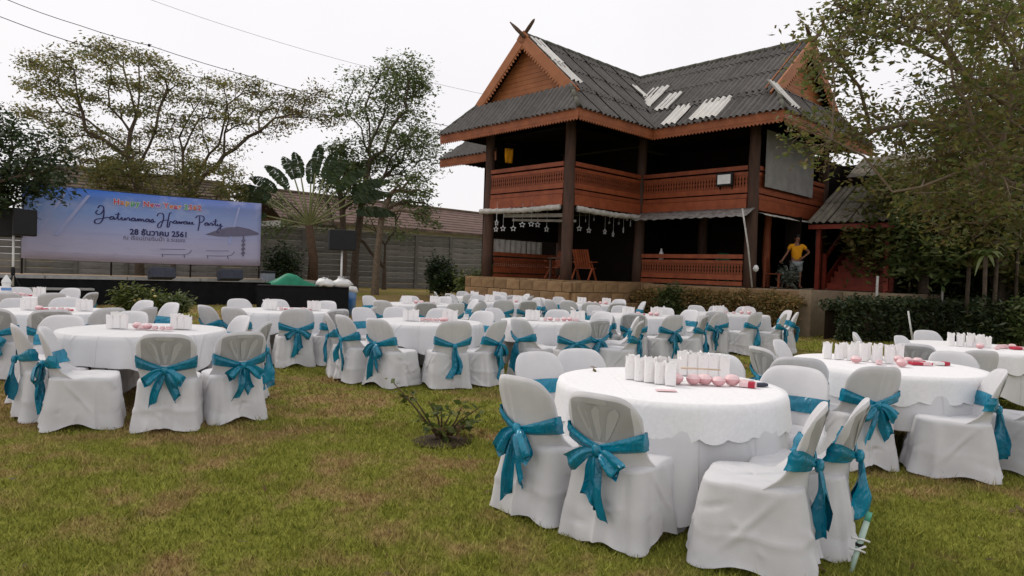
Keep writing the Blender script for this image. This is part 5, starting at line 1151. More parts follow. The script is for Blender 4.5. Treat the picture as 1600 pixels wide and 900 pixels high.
# chair cover -----------------------------------------------------
def slab(u, z):
    w0 = np.interp(z, [.05, .42, .50, .60, .75, .9], [.25, .222, .214, .222, .225, .218]); yc = np.interp(z, [.05, .42, .5, .62, .75, .88], [-.232, -.222, -.226, -.245, -.278, -.315])
    return u * w0, yc + .055 * u * u * np.interp(z, [.4, .44, .5, .57, .9], [4.6, 3.2, 1.9, 1.2, .8])
def back_mesh(kind, seed):
    rd = random.Random(seed); b = MB(); nu, nv = 22, 15; z0 = .40; F, Bk = [], []
    for j in range(nv + 1):
        v = j / nv; rf, rb = [], []
        for i in range(nu + 1):
            u = -1 + 2 * i / nu; zt = .868 - .022 * u * u - .10 * abs(u) ** 7; z = z0 + (zt - z0) * v; x, y = slab(u, z)
            th = .017 * (1 - .85 * max(0, (v - .9) / .1)) * (1 - .6 * abs(u) ** 6)
            r_ = .0045 * math.sin(u * 21 + seed + 1.2 * math.sin(u * 5)) * min(1, max(0, (.97 - v) * 5)) if kind else .0055 * math.sin(15 * math.atan2(x, max(.05, z - .48)) + seed) * min(1, max(0, z - .56) * 8) * min(1, max(0, (.97 - v) * 5))
            pinch = -.0  
            rf.append((x, y + th, z)); rb.append((x, y - th + r_, z))
        F.append(rf); Bk.append(rb)
    o = len(b.v); b.grid(F); b.cur = 0
    n0 = len(b.f); b.grid(Bk)
    if kind == 0:
        for q in range(n0, len(b.f)):
            j = (q - n0) // nu
            if 6 <= j < nv - 1 and 2 <= (q - n0) % nu < nu - 2: b.mi[q] = 1
    for q in range(n0, len(b.f)): b.f[q] = b.f[q][::-1]
    W = nu + 1; off = (nv + 1) * W
    b.f += [(nv * W + i, nv * W + i + 1, off + nv * W + i + 1, off + nv * W + i) for i in range(nu)]; b.mi += [0] * nu
    for j in range(nv):
        b.f.append((j * W, (j + 1) * W, off + (j + 1) * W, off + j * W)); b.f.append((j * W + nu, off + j * W + nu, off + (j + 1) * W + nu, (j + 1) * W + nu)); b.mi += [0, 0]
    return b.mesh('back_cover', [M['cover'], M['sheer']], True)
def skirt_mesh(seed):
    rd = random.Random(seed); n = 160; b = MB(); folds = [(4.712 + rd.uniform(-.15, .15), .07, .03)] + [(rd.uniform(0, 6.283), rd.uniform(.07, .15), rd.uniform(-.024, .036)) for _ in range(13)]
    cr = .055
    def sec(a, hx, yf, yr):
        # rounded rectangle by superellipse, a from 0 (right) ccw
        cy, hy = (yf + yr) / 2, (yf - yr) / 2; ca, sa = math.cos(a), math.sin(a); e = 5.0; r_ = (abs(ca) ** e + abs(sa) ** e) ** (-1 / e)
        return hx * ca * r_, cy + hy * sa * r_, Vector((ca, sa, 0))
    rings = []; rows = 24; hemw = [rd.uniform(0, 6.28) for _ in range(3)]
    CRS = [(-.55, .97, .40, .22, .010, .020), (-.5, .9, .1, .35, -.007, .018), (math.pi + .55, .97, math.pi - .40, .22, .010, .020), (math.pi + .5, .9, math.pi - .1, .35, -.007, .018)]
    for _ in range(18):
        a0, t0 = rd.uniform(-1.0, 5.3), rd.uniform(.1, .95); CRS.append((a0, t0, a0 + rd.uniform(-.7, .7), t0 + rd.uniform(-.35, .35), rd.choice((-1, 1)) * rd.uniform(.005, .011), rd.uniform(.010, .019)))
    def crs(a, t):
        v = 0.0
        for a0, t0, a1, t1_, am, w_ in CRS:
            for sh in (0, -6.28318):
                px, py = (a + sh - a0) * .27, (t - t0) * .43; dx, dy = (a1 - a0) * .27, (t1_ - t0) * .43; L2 = dx * dx + dy * dy + 1e-9; q = min(1, max(0, (px * dx + py * dy) / L2)); ex, ey = px - dx * q, py - dy * q; e2 = (ex * ex + ey * ey) / (w_ * w_)
                if e2 < 7: v += am * math.exp(-e2) * math.sin(math.pi * min(1, max(.12, q * .8 + .12)))
        return v
    for k_ in range(rows + 1):
        t = k_ / rows; ring = []                      # t 0 bottom .. 1 top
        for i in range(n):
            a = 2 * math.pi * i / n; hx = .268 - .042 * t ** .7; yf = .305 - .05 * t; yr = -.272 + .048 * t
            x, y, nn = sec(a, hx, yf, yr)
            corner = abs(math.sin(2 * a)) ** 2
            zb = .012 + .045 * (1 - corner) * (.7 + .5 * math.sin(a * 2 + hemw[0])) + .01 * math.sin(5 * a + hemw[1])
            zb = max(.008, zb); ztop = .435 - .012 * max(0, math.sin(a)) + .012 * math.sin(3 * a + hemw[2])
            z = zb + (ztop - zb) * t; f = 0
            for (fa, fw, fh) in folds:
                da = (a - fa + math.pi) % (2 * math.pi) - math.pi; f += fh * math.exp(-abs(da / fw) ** 1.6)
            f += .006 * math.sin(9 * t + 3 * a + seed) * (1 - t)
            f += .007 * math.exp(-((t - .42) / .05) ** 2) * (1 if seed % 2 else .3) / max(.2, (1 - t) ** .6)
            f += .030 * max(0, corner - .75) * 4 * (1 - t) * .6
            d = f * (1 - t) ** .6 + crs(a, t); ring.append((x + nn.x * d, y + nn.y * d, z))
        rings.append(ring)
    for q, zz in ((.965, .447), (.9, .455), (.72, .459), (.4, .456), (.05, .454)):
        ring = []
        for i in range(n):
            a = 2 * math.pi * i / n; x, y, nn = sec(a, .226, .255, -.224); cy = .0155
            ring.append((x * q, cy + (y - cy) * q, zz + .004 * math.sin(5 * x * 8 + seed) * (1 - q) + .003 * math.sin(7 * a) * q))
        rings.append(ring)
    b.grid(rings, True); b.f.append(tuple(range(len(b.v) - n, len(b.v)))); b.mi.append(0)
    return b.mesh('seat_cover', M['cover'], True)
def slot_mesh(kind):
    b = MB(); W = []
    if kind == 'handle':
        for j in range(5):
            row = []
            for i in range(11):
                u = (-1 + 2 * i / 10); z = .822 - .006 * u * u + (.016 * (j - 2) / 2) * math.sqrt(max(0, 1 - u ** 4)); x, y = slab(u * .34, z); row.append((x, y - .0205, z))
            W.append(row)
        b.grid(W)
    else:
        c0, sgn = kind
        for j in range(9):
            v = j / 8; row = []; z = .60 + .19 * v; wv = (.08 + .22 * v) * math.sqrt(max(.02, 1 - max(0, (v - .72) / .28) ** 2)) * math.sqrt(max(.05, min(1, v * 6 + .1)))
            for i in range(5):
                u = c0 * (.45 + .7 * v) + wv * (-1 + 2 * i / 4) * .55; x, y = slab(u, z); row.append((x, y - .0205, z))
            W.append(row)
        b.grid(W)
    b.f = [f[::-1] for f in b.f]
    return b.mesh('slot_light_patch', M['slot_light'], True)
def band_mesh(seed):
    rd = random.Random(seed); b = MB(); n = 28; rows = []
    dz = rd.uniform(-.01, .01)
    for j in range(7):
        v = -1 + 2 * j / 6; ring = []
        for i in range(n):
            u = -1 + 2 * i / (n - 1); au = abs(u); zc = .545 + .055 * au ** 1.3 + dz; hw_ = .020 + .034 * au ** .8; z = zc + v * hw_; x, y = slab(u * 1.0, z)
            ring.append((x * 1.03, y - .026 - .010 * (1 - v * v) + .005 * math.sin(v * 6 + u * 3), z))
        for i in range(n):
            u = 1 - 2 * i / (n - 1); zc = .60 + dz - .004 * (1 - u * u); z = zc + v * .054; x, y = slab(u * 1.0, z)
            ring.append((x * 1.03, y + .024 + .005 * (1 - v * v) + .003 * math.sin(v * 5 + u * 7 + seed), z))
        rows.append(ring)
    b.grid(rows, True); me = b.mesh('sash', M['sash'], True); return me
def ribbon(name, path, widths, seed, ripple=.012, twist=0):
    """strip of cloth along path (points), width vector mostly sideways in x"""
    rd = random.Random(seed); rows = []; P = [Vector(p) for p in path]; m = len(P)
    Q = []; Wd = []
    for i in range(m - 1):
        p0, p1, p2, p3 = P[max(0, i - 1)], P[i], P[i + 1], P[min(m - 1, i + 2)]
        for q in range(4):
            t = q / 4; Q.append(.5 * ((2 * p1) + (p2 - p0) * t + (2 * p0 - 5 * p1 + 4 * p2 - p3) * t * t + (3 * p1 - p0 - 3 * p2 + p3) * t ** 3)); Wd.append(widths[i] + (widths[i + 1] - widths[i]) * t)
    Q.append(P[-1]); Wd.append(widths[-1]); ph = rd.uniform(0, 6)
    for i, q in enumerate(Q):
        d = (Q[min(i + 1, len(Q) - 1)] - Q[max(0, i - 1)]).normalized(); s_ = d.cross(Vector((0, 1, 0)));
        s_ = s_.normalized() if s_.length > .2 else Vector((0, 0, 1)); row = []
        if twist: s_ = Matrix.Rotation(twist * min(1, 1.6 * i / len(Q)), 3, d) @ s_; nv_ = d.cross(s_).normalized()
        else: nv_ = Vector((0, 1, 0))
        for k_ in range(7):
            f = -1 + 2 * k_ / 6; row.append(q + s_ * (f * Wd[i] / 2) + nv_ * (ripple * math.sin(f * 4.2 + ph + i * .12) * min(1, Wd[i] / .05)) - d * (0 if i < len(Q) - 1 else .035 * f))
        rows.append(row)
    b = MB(); b.grid(rows); return b.mesh(name, M['sash'], True)
def bow_meshes(style, seed):
    rd = random.Random(seed); y = -.285; z = .545; out = []
    kn = MB().lathe([(0, -.04), (.022, -.034), (.030, -.008), (.028, .016), (.018, .032), (0, .036)], 12, (0, y, z), 1, .8).mesh('knot', M['sash'], True)
    for sg in (-1, 1):
        if style in (0, 1):
            Lx, Lz = (.135, -.085) if style == 0 else (.11, -.14); Lx *= rd.uniform(.85, 1.1)
            wl = rd.uniform(.085, .105)
            out.append(('loop', ribbon('loop', [(sg * .012, y - .004, z), (sg * Lx * .45, y - .040, z + Lz * .30 + .012), (sg * Lx * .95, y - .046, z + Lz * .92), (sg * Lx * 1.04, y - .018, z + Lz * 1.04), (sg * Lx * .9, y - .004, z + Lz * .85), (sg * Lx * .4, y - .004, z + Lz * .25), (sg * .012, y - .002, z - .004)], [.026, .065, wl, wl * .95, wl * .9, .06, .024], seed + sg, .013)))
    lens = ((.34, .25), (.40, .30), (.36, .42), (.28, .38))[style]; lens = [q * rd.uniform(.85, 1.12) for q in lens]
    spread_ = (.05, .03, .02, .07)[style] * rd.uniform(.6, 1.4)
    for sg, ln in ((-1, lens[0]), (1, lens[1])):
        wd_ = (.085, .08, .13, .095)[style] * rd.uniform(.85, 1.2)
        out.append(('tail', ribbon('tail', [(sg * .008, y - .004, z - .01), (sg * spread_ * .5, y - .016, z - ln * .3), (sg * spread_ + rd.uniform(-.02, .02), y - .014 + .012 * sg, z - ln * .65), (sg * spread_ * 1.3 + rd.uniform(-.03, .03), y - .01, z - ln)], [.03, .065, wd_, wd_ * rd.uniform(.9, 1.15)], seed * 3 + sg, .014, R(rd.uniform(20, 45) if style != 2 else rd.uniform(50, 70)) * sg * (1 if style != 2 else sg))))
    return kn, out
BACKS = [[back_mesh(k_, 3 + q) for q in range(2)] for k_ in (0, 1)]; SKIRTS = [skirt_mesh(10 + q) for q in range(5)]; BANDS = [band_mesh(q) for q in range(3)]; BOWS = [bow_meshes(q % 4, 5 + q) for q in range(12)]
SLOTS = [slot_mesh('handle'), slot_mesh((-.42, -1)), slot_mesh((.42, 1)), slot_mesh((0, 0))]
legm = [MB().tube([(sx * .20, sy, 0), (sx * .185, sy * .92, .22)], [.016, .018], 6).mesh('leg', M['leg']) for sx, sy in ((-1, .225), (1, .225), (1, -.205), (-1, -.205))]
nch = 0
def chair(pos, yaw, label, pleat, style, detail=True, tilt=0, group=None):
    global nch
    rd = random.Random(nch * 7 + 1); nch += 1
    r_ = empty('covered_chair', (pos[0], pos[1], gz(pos[0], pos[1])), yaw, label, 'chair', group)
    r_.scale = (rd.uniform(1.03, 1.09), rd.uniform(1.05, 1.11), rd.uniform(.99, 1.012)); r_.rotation_euler = (R(rd.uniform(-.8, .8)), R(rd.uniform(-.8, .8)), yaw)
    obj('seat_cover', SKIRTS[nch % 5], r_); obj('back_cover', BACKS[1 if pleat else 0][nch % 2], r_)
    s_ = obj('sash', BANDS[nch % 3], r_); kn, pr = BOWS[style + 4 * rd.randrange(3)]; ob = obj('knot', kn, s_)
    fl = rd.choice((-1, 1))
    for nm, me in pr:
        o = obj(nm, me, s_); o.scale = (fl, 1, rd.uniform(.97, 1.03)); o.location.z = .545 * (1 - o.scale.z)
    if detail:
        for m in legm: obj('leg', m, r_)
        if not pleat:
            for m in SLOTS: obj('opening_light_patch', m, r_)  # pale patches on the cloth, light through the back is in their colour
    return r_
def face(px, ytop):      # point at chair-back height seen at this pixel
    return atz(px, ytop, .862)
TABLES = {}   # name: centre pixel, depth, phrase
TS = dict(T1=(1045, 4.72, 'the big front lace table'), T2=(1385, 6.3, 'the second lace table'), T3=(1522, 8.5, 'the lace table near the hedge'),
    T4=(226, 7.15, 'the front table on the stage side'), T5=(82, 9.2, 'the second table on the stage side'), T6=(28, 12.2, 'the table at the foot of the stage'),
    T7=(448, 10.9, 'the table before the black counter'), T8=(667, 9.6, 'the table behind the lawn shrub'), T9=(862, 10.6, 'the table beyond the front lace table'),
    T10=(652, 14.3, 'the table facing the panel wall'), T11=(785, 16.6, 'the table before the terrace corner'), T12=(1002, 12.9, 'the table before the lower railing'),
    T13=(1142, 14.7, 'the table before the brown hedge'), T14=(926, 17.2, 'the table before the terrace side'), T15=(756, 19.3, 'the table at the terrace end'))
CEN = {}
for k_, (px, D, ph) in TS.items():
    p = at(px, 450, D); y_ = atz(px, 450 + 30, 0)
    # shift the pixel for the roll: aim at the table-top height
    for q in range(3):
        yy = 450 + 25 + (px - 800) * .035 - 25 + FPX * (CAMH - TH) / D - 24; p = at(px, yy, D)
    CEN[k_] = Vector((p.x, D, gz(p.x, D)))
LONG = {'T1': (.40, .42, -98), 'T2': (.42, .30, -60), 'T3': (.46, .2, -80)}
for i, (k_, (px, D, ph)) in enumerate(TS.items()):
    c = CEN[k_]; rd = random.Random(i)
    r_ = empty('banquet_table', c, R(rd.uniform(0, 90)), 'round black-legged folding table, ' + ph, 'table', 'round banquet tables'); tabletop_legs(r_, 0)
    if k_ in LONG:
        d0, sq, pa_ = LONG[k_]; o = obj('tablecloth', cloth_mesh(i + 3, d0, sq, R(pa_), folds=6, amp=.06), None, c); tag(o, 'long white undercloth draped low on ' + ph, 'tablecloth', 'white tablecloths')
        o = obj('lace_overlay', cloth_mesh(i + 30, .165, .05 if k_ != 'T2' else .12, R(50 * i), folds=14, amp=.018, rad=TR + .012, flare=.03, z=TH + .006, mat='lace', scallop=.032), None, c); tag(o, 'white scalloped lace overlay on top of ' + ph, 'tablecloth', 'lace overlays')
    else:
        o = obj('tablecloth', cloth_mesh(i + 3, .27, .16, R(rd.uniform(0, 90)), folds=9, amp=.05), None, c); tag(o, 'white cloth hanging in folds on ' + ph, 'tablecloth', 'white tablecloths')
for o in C.objects:
    if o.name.split('.')[0] in ('banquet_table', 'tablecloth', 'lace_overlay') and (o.location - CEN['T1']).length < .01: o.scale = (.955, .955, 1)
CH = []   # (table, x, y, yaw, pleat, style)
def C_top(tb, px, yt, yaw, pleat=0, style=0):
    p = face(px, yt); f = Vector((-math.sin(R(yaw)), math.cos(R(yaw)), 0)); q = p + f * .30; CH.append((tb, q.x, q.y, R(yaw), pleat, style))
def C_ring(tb, px, side, dyaw=0, pleat=0, style=0, rad=1.34):
    c = CEN[tb]; d = face(px, 480 + (px - 800) * .035); d = Vector((d.x, d.y, 0)).normalized(); c2 = Vector((c.x, c.y, 0)); b_ = c2.dot(d); disc = rad * rad - (c2 - d * b_).length_squared
    t = b_ if disc <= 0 else b_ + (math.sqrt(disc) if side == 'f' else -math.sqrt(disc)); p = d * t
    to = (c2 - p); f = to.normalized(); yaw = math.atan2(-f.x, f.y) + R(dyaw); f = Vector((-math.sin(yaw), math.cos(yaw), 0)); q = p + f * .30
    CH.append((tb, q.x, q.y, yaw, pleat, style))
C_top('T1', 812, 590, -46, 1, 1); C_top('T1', 940, 612, -38, 0, 0); C_top('T1', 1290, 634, 64, 0, 2); C_top('T1', 1342, 622, 58, 0, 2)
C_top('T1', 1232, 575, 150, 1, 0); C_top('T1', 1112, 556, 172, 0, 0); C_top('T1', 905, 545, 200, 0, 1); C_top('T1', 840, 552, 214, 0, 0)
C_top('T2', 1367, 570, 6, 1, 0); C_top('T2', 1256, 558, -20, 1, 3); C_top('T2', 1189, 540, -75, 0, 1); C_top('T2', 1220, 533, -128, 0, 1); C_top('T2', 1466, 548, 168, 0, 1); C_top('T2', 1562, 578, 66, 0, 2)
C_top('T3', 1432, 537, -22, 0, 0); C_top('T3', 1527, 545, 2, 1, 1); C_top('T3', 1360, 523, -120, 0, 1); C_top('T3', 1382, 524, -140, 0, 1); C_top('T3', 1672, 582, 24, 0, 1); C_top('T3', 1468, 521, 190, 0, 0)
C_top('T4', 22, 508, -46, 1, 2); C_top('T4', 68, 514, -64, 1, 1); C_top('T4', 258, 522, 18, 0, 0); C_top('T4', 381, 518, 40, 0, 0); C_top('T4', 418, 503, 98, 0, 2); C_top('T4', 368, 494, 138, 0, 0); C_top('T4', 100, 492, 190, 0, 0); C_top('T4', 214, 489, 175, 0, 0)
for px, s, dy, pl, st_ in ((84, 'n', 0, 0, 0), (170, 'n', 0, 0, 1), (222, 'n', 0, 0, 1), (268, 'n', 30, 0, 0), (106, 'f', 0, 0, 0), (26, 'f', 0, 0, 0), (8, 'n', 0, 0, 0)): C_ring('T5', px, s, dy, pl, st_)
for px, s in ((8, 'n'), (82, 'n'), (112, 'f'), (146, 'n'), (30, 'f')): C_ring('T6', px, s)
for px, s, dy, pl, st_ in ((331, 'n', 0, 0, 0), (352, 'n', 0, 1, 0), (372, 'f', 0, 0, 0), (470, 'n', 0, 0, 0), (527, 'n', 0, 0, 1), (511, 'f', 0, 0, 0), (430, 'f', 0, 0, 0)): C_ring('T7', px, s, dy, pl, st_)
for px, s, dy, pl, st_ in ((549, 'n', -10, 1, 3), (574, 'n', -8, 1, 1), (714, 'n', 0, 0, 2), (781, 'n', 10, 0, 1), (757, 'f', 0, 1, 0), (569, 'f', 0, 0, 0), (615, 'f', 0, 0, 0), (690, 'f', 0, 0, 0)): C_ring('T8', px, s, dy, pl, st_)
for px, s, dy, pl, st_ in ((815, 'n', -30, 1, 3), (912, 'n', 0, 0, 0), (954, 'n', 0, 0, 1), (974, 'n', 25, 0, 3), (943, 'f', 0, 0, 0), (770, 'f', 0, 0, 0), (872, 'f', 0, 0, 1)): C_ring('T9', px, s, dy, pl, st_)
for px, s, dy, pl, st_ in ((575, 'f', 0, 0, 0), (596, 'n', 0, 1, 0), (678, 'n', 0, 0, 0), (715, 'n', 0, 0, 1), (695, 'f', 0, 0, 0), (735, 'n', 20, 1, 1), (640, 'f', 0, 0, 0)): C_ring('T10', px, s, dy, pl, st_)
for px, s in ((745, 'n'), (792, 'n'), (820, 'n'), (784, 'f'), (805, 'f'), (755, 'f'), (836, 'f')): C_ring('T11', px, s)
for px, s, dy, pl, st_ in ((1054, 'n', 15, 0, 1), (1085, 'n', 30, 0, 2), (1074, 'f', 0, 0, 0), (1045, 'f', 0, 0, 0), (950, 'n', 0, 0, 1), (1000, 'n', 0, 0, 0), (968, 'f', 0, 0, 0), (930, 'f', 0, 0, 0)): C_ring('T12', px, s, dy, pl, st_)
for px, s, dy, pl, st_ in ((1124, 'n', 0, 1, 0), (1192, 'n', 30, 0, 2), (1212, 'n', 40, 0, 1), (1160, 'f', 0, 0, 0), (1118, 'f', 0, 0, 0), (1095, 'f', 0, 0, 0)): C_ring('T13', px, s, dy, pl, st_)
for px, s in ((845, 'f'), (872, 'f'), (893, 'n'), (862, 'n'), (962, 'n'), (968, 'f'), (916, 'n')): C_ring('T14', px, s)
for px, s in ((703, 'n'), (722, 'f'), (740, 'n'), (772, 'n'), (782, 'f'), (795, 'n')): C_ring('T15', px, s)
for tb in TS:
    if tb in ('T1', 'T2', 'T3', 'T4'): continue
    c = CEN[tb]; rd = random.Random(ord(tb[-1])); have = [math.atan2(y - c.y, x - c.x) for t_, x, y, *_ in CH if t_ == tb]; ph0 = rd.uniform(0, .7)
    for q in range(9):
        a = ph0 + q * 6.2832 / 9
        if min([abs((a - h + math.pi) % 6.28318 - math.pi) for h in have] + [9]) < .56: continue
        r0 = rd.uniform(1.0, 1.1); x, y = c.x + r0 * math.cos(a), c.y + r0 * math.sin(a)
        if any((x - h[1]) ** 2 + (y - h[2]) ** 2 < .40 for h in CH) or any(k_ != tb and (CEN[k_].x - x) ** 2 + (CEN[k_].y - y) ** 2 < 1.1 for k_ in CEN): continue
        have.append(a)
        CH.append((tb, x, y, math.atan2(x - c.x, c.y - y) + rd.uniform(-.2, .2), rd.choice((0, 1)), rd.randrange(4)))
CH = [list(h) for h in CH]
for it in range(60):      # let no two chairs stand in each other, nor a chair in a table
    for i, h in enumerate(CH):
        for j in range(i):
            g_ = CH[j]; dx, dy = h[1] - g_[1], h[2] - g_[2]; dd = math.hypot(dx, dy) + 1e-6
            if dd < .50:
                q = (.50 - dd) * .5 / dd; h[1] += dx * q; h[2] += dy * q; g_[1] -= dx * q; g_[2] -= dy * q
        for k_ in CEN:
            dx, dy = h[1] - CEN[k_].x, h[2] - CEN[k_].y; dd = math.hypot(dx, dy) + 1e-6
            if dd < .84: q = (.84 - dd) / dd; h[1] += dx * q; h[2] += dy * q
SECT = ['tree-side', 'far tree-side', 'far', 'far stage-side', 'stage-side', 'near stage-side', 'near', 'near tree-side']
byk = {}
for i, (tb, x, y, yaw, pl, st_) in enumerate(CH):
    c = CEN[tb]; a = math.degrees(math.atan2(y - c.y, x - c.x)) % 360; byk.setdefault((tb, int(((a + 22.5) % 360) // 45)), []).append(i)
LBL = {}
for (tb, sc), ids in byk.items():
    ids.sort(key=lambda i: CH[i][1])
    for n_, i in enumerate(ids):
        extra = '' if len(ids) == 1 else (('stageward ', 'treeward ') if len(ids) == 2 else ('stageward ', 'middle ', 'treeward ', 'extra '))[n_]
        LBL[i] = f"white teal-sashed chair, {extra}{SECT[sc]} place, {TS[tb][2]}"
for i, (tb, x, y, yaw, pl, st_) in enumerate(CH):
    pl = 1 if (y > 8.2 and (i * 7) % 10 < 6) else pl
    chair((x, y), yaw, LBL[i], pl, st_, detail=y < 12.5, group='covered chairs round the banquet tables')

# ------------------------------------------------------------------ things on the tables
def bag_mesh(seed):
    rd = random.Random(seed); w_, d_, h = .074, .05, .19; b = MB(); rings = []; n = 12
    for z, s_ in ((0, 1), (h * .45, 1.03), (h * .8, 1.0), (h, 1.06)):
        ring = []
        for i in range(n):
            a = 2 * math.pi * i / n; ca, sa = math.cos(a), math.sin(a); r_ = (abs(ca) ** 6 + abs(sa) ** 6) ** (-1 / 6)
            ring.append((w_ / 2 * ca * r_ * s_ + rd.uniform(-.003, .003), d_ / 2 * sa * r_ * s_ + rd.uniform(-.003, .003), z + (rd.choice((-.012, 0, .014, .004)) if z == h else 0)))
        rings.append(ring)
    inner = [(x * .9, y * .9, z - .004) for x, y, z in rings[-1]]; rings.append(inner); rings.append([(x * .85, y * .85, h * .7) for x, y, z in inner])
    b.grid(rings, True); b.f.append(tuple(range(n - 1, -1, -1))); b.f.append(tuple(len(b.v) - n + q for q in range(n))); b.mi += [0, 0]
    return b.mesh('paper_bag', M['paper'])
BAGS = [bag_mesh(q) for q in range(6)]
bowl = MB().lathe([(.02, 0), (.036, .006), (.052, .03), (.058, .055), (.054, .058), (.05, .075), (.03, .092), (0, .096)], 14).mesh('pink_bowl', M['pink'], True)
bowl.materials.append(M['pinkl'])
bowl2 = MB().lathe([(.03, 0), (.045, .01), (.05, .03), (.035, .05), (.04, .06), (.0, .066)], 9, sx=1.25, sy=.8).mesh('pink_bowl', M['pinkl'], True)
bowl3 = MB().lathe([(.03, 0), (.048, .012), (.05, .028), (.03, .04), (0, .042)], 8, sx=1.4, sy=.7).mesh('pink_bowl', M['redp'], True)
for i, p_ in enumerate(bowl.polygons): p_.material_index = 1 if i >= 14 * 4 else 0
ZT = TH + .012
ORD = ['first', 'second', 'third', 'fourth', 'fifth', 'sixth', 'seventh', 'eighth', 'ninth']
def items(tb, bags, bowls):
    c = CEN[tb]; ph = TS[tb][2]; rd = random.Random(sum(map(ord, tb))); zt = c.z + ZT
    for rn_, pts in bags:
        for q, (x, y) in enumerate(sorted(pts)):
            o = obj('paper_bag', BAGS[rd.randrange(6)], None, (c.x + x, c.y + y, zt)); o.rotation_euler = (0, 0, R(rd.uniform(-12, 12))); s_ = rd.uniform(.97, 1.1); o.scale = (s_, s_, s_ * rd.uniform(.9, 1.0) * (.86 if tb == 'T1' else .78))
            tag(o, f'{ORD[q]} white paper bag, {rn_}, {ph}', 'paper bag', 'paper bags on ' + ph)
    q = 0
    for rn_, pts in bowls:
        for q, (x, y) in enumerate(sorted(pts)):
            o = obj('pink_bowl', bowl if tb == 'T1' else rd.choice((bowl, bowl, bowl2, bowl2, bowl2, bowl3) if q % 2 else (bowl, bowl2)), None, (c.x + x + rd.uniform(-.015, .015), c.y + y + rd.uniform(-.02, .02), zt)); o.rotation_euler = (0, 0, rd.uniform(0, 6)); s_ = rd.uniform(.85, 1.05) * (1 if tb == 'T1' else .85); o.scale = (s_, s_, s_ * rd.uniform(.75, .9))
            tag(o, f'{ORD[q]} pink wrapped bowl, {rn_}, {ph}', 'bowl', 'pink bowls on ' + ph)
def row(x0, y0, x1, y1, n): return [(x0 + (x1 - x0) * i / max(1, n - 1), y0 + (y1 - y0) * i / max(1, n - 1)) for i in range(n)]
items('T1', [('near row', row(-.255, .10, -.02, -.12, 5)), ('second row', row(-.22, .17, .03, -.02, 4)), ('far front row', row(.19, .38, .48, .30, 5)), ('far back row', row(.22, .45, .46, .39, 4))], [('row', row(.05, -.06, .42, -.04, 5))])
items('T2', [('near row', row(-.42, .30, .05, .05, 6)), ('second row', row(-.2, .42, .2, .3, 5)), ('far row', row(.05, .46, .35, .4, 4))], [('near row', row(-.28, .02, .05, -.18, 3)), ('far row', row(.18, .12, .42, .10, 4))])
items('T3', [('near row', row(-.3, .0, .1, -.1, 5)), ('far row', row(-.2, .15, .15, .1, 4))], [('far row', row(.25, -.1, .5, -.05, 4)), ('near row', row(-.1, -.25, .1, -.28, 2))])
for i, k_ in enumerate(('T4', 'T5', 'T6', 'T7', 'T8', 'T9', 'T10', 'T11', 'T12', 'T13', 'T14', 'T15')):
    rd = random.Random(i + 50); ax, bx = -.34 + rd.uniform(-.05, .05), .30 + rd.uniform(-.08, .05); n_ = 2 if i < 9 else 1; dx = .074
    bg_ = [('stageward cluster front', [(ax + dx * q, -.05) for q in range(3)]), ('stageward cluster back', [(ax + dx * q + .01, .02) for q in range(n_)]), ('treeward cluster front', [(bx + dx * q, .12) for q in range(3)]), ('treeward cluster back', [(bx + dx * q + .01, .19) for q in range(n_)])]
    items(k_, bg_, [('row', row(ax + .26, -.03 + rd.uniform(-.1, .05), bx + .04, -.06, 6 if i < 6 else 4))])
c = CEN['T1']
for i, (x0, y0, x1, y1) in enumerate(((.0, .02, .22, .03), (.06, .06, .36, -.0))):
    o = MB().tube([(0, 0, 0), (x1 - x0, y1 - y0, .0)], .006, 6).build('wooden_stick', M['cream'], None, True, (c.x + x0, c.y + y0, ZT + .10)); tag(o, ('short pale wooden stick lying across the pink bowls', 'longer pale wooden stick lying across the pink bowls')[i], 'stick')
def packet(nm, label, tb, x, y, d, rz, m, m2=None, z=0):
    c = CEN[tb]; r_ = empty(nm, (c.x + x, c.y + y, c.z + ZT + z), R(rz), label, 'packet'); bevel(MB().box((0, 0, d[2] / 2), d).build('wrapper', M[m], r_), .006)
    if m2: MB().box((d[0] * .22, 0, d[2] / 2), (d[0] * .4, d[1] * 1.02, d[2] * 1.04)).build('printed_band', M[m2], r_)
packet('sweet_packet', 'white and pink packet at the end of the pink bowls on the front table', 'T1', .53, -.08, (.11, .07, .035), -25, 'pinkl', 'redp'); packet('sweet_packet', 'pale packet lying behind the pink bowls on the front table', 'T1', .56, .05, (.10, .06, .03), 20, 'pinkl', 'white')
packet('dark_box', 'small dark flat box beside the packets on the front table', 'T1', .64, -.02, (.09, .05, .022), 10, 'greyb')
packet('red_packet', 'red and white packet lying on the lace table behind the front table', 'T2', .55, .05, (.14, .07, .03), 8, 'white', 'redp'); packet('red_packet', 'flat red packet lying at the middle of the second lace table', 'T2', .32, .0, (.2, .07, .025), 2, 'redp', 'pinkl'); packet('red_packet', 'dark red packet lying on the lace table near the clipped hedge', 'T3', .42, -.2, (.2, .09, .03), 5, 'redp', 'pinkl')
o = MB().box((0, 0, .002), (.13, .06, .004)).build('pink_napkin', M['pinkl'], None, loc=(c.x - .1, c.y - .35, ZT)); tag(o, 'flat pale pink napkin in front of the paper bags', 'napkin')
o = quads('dry_leaf', leafverts(np.zeros((3, 3)) + [[0, 0, 0], [.02, .01, 0], [.03, -.01, .003]], .07, np.random.default_rng(2), 2, .5), M['leafb']); o.location = (c.x - .48, c.y + .46, ZT + .02); tag(o, 'small dry brown leaf on the bare side of the front table', 'leaf')
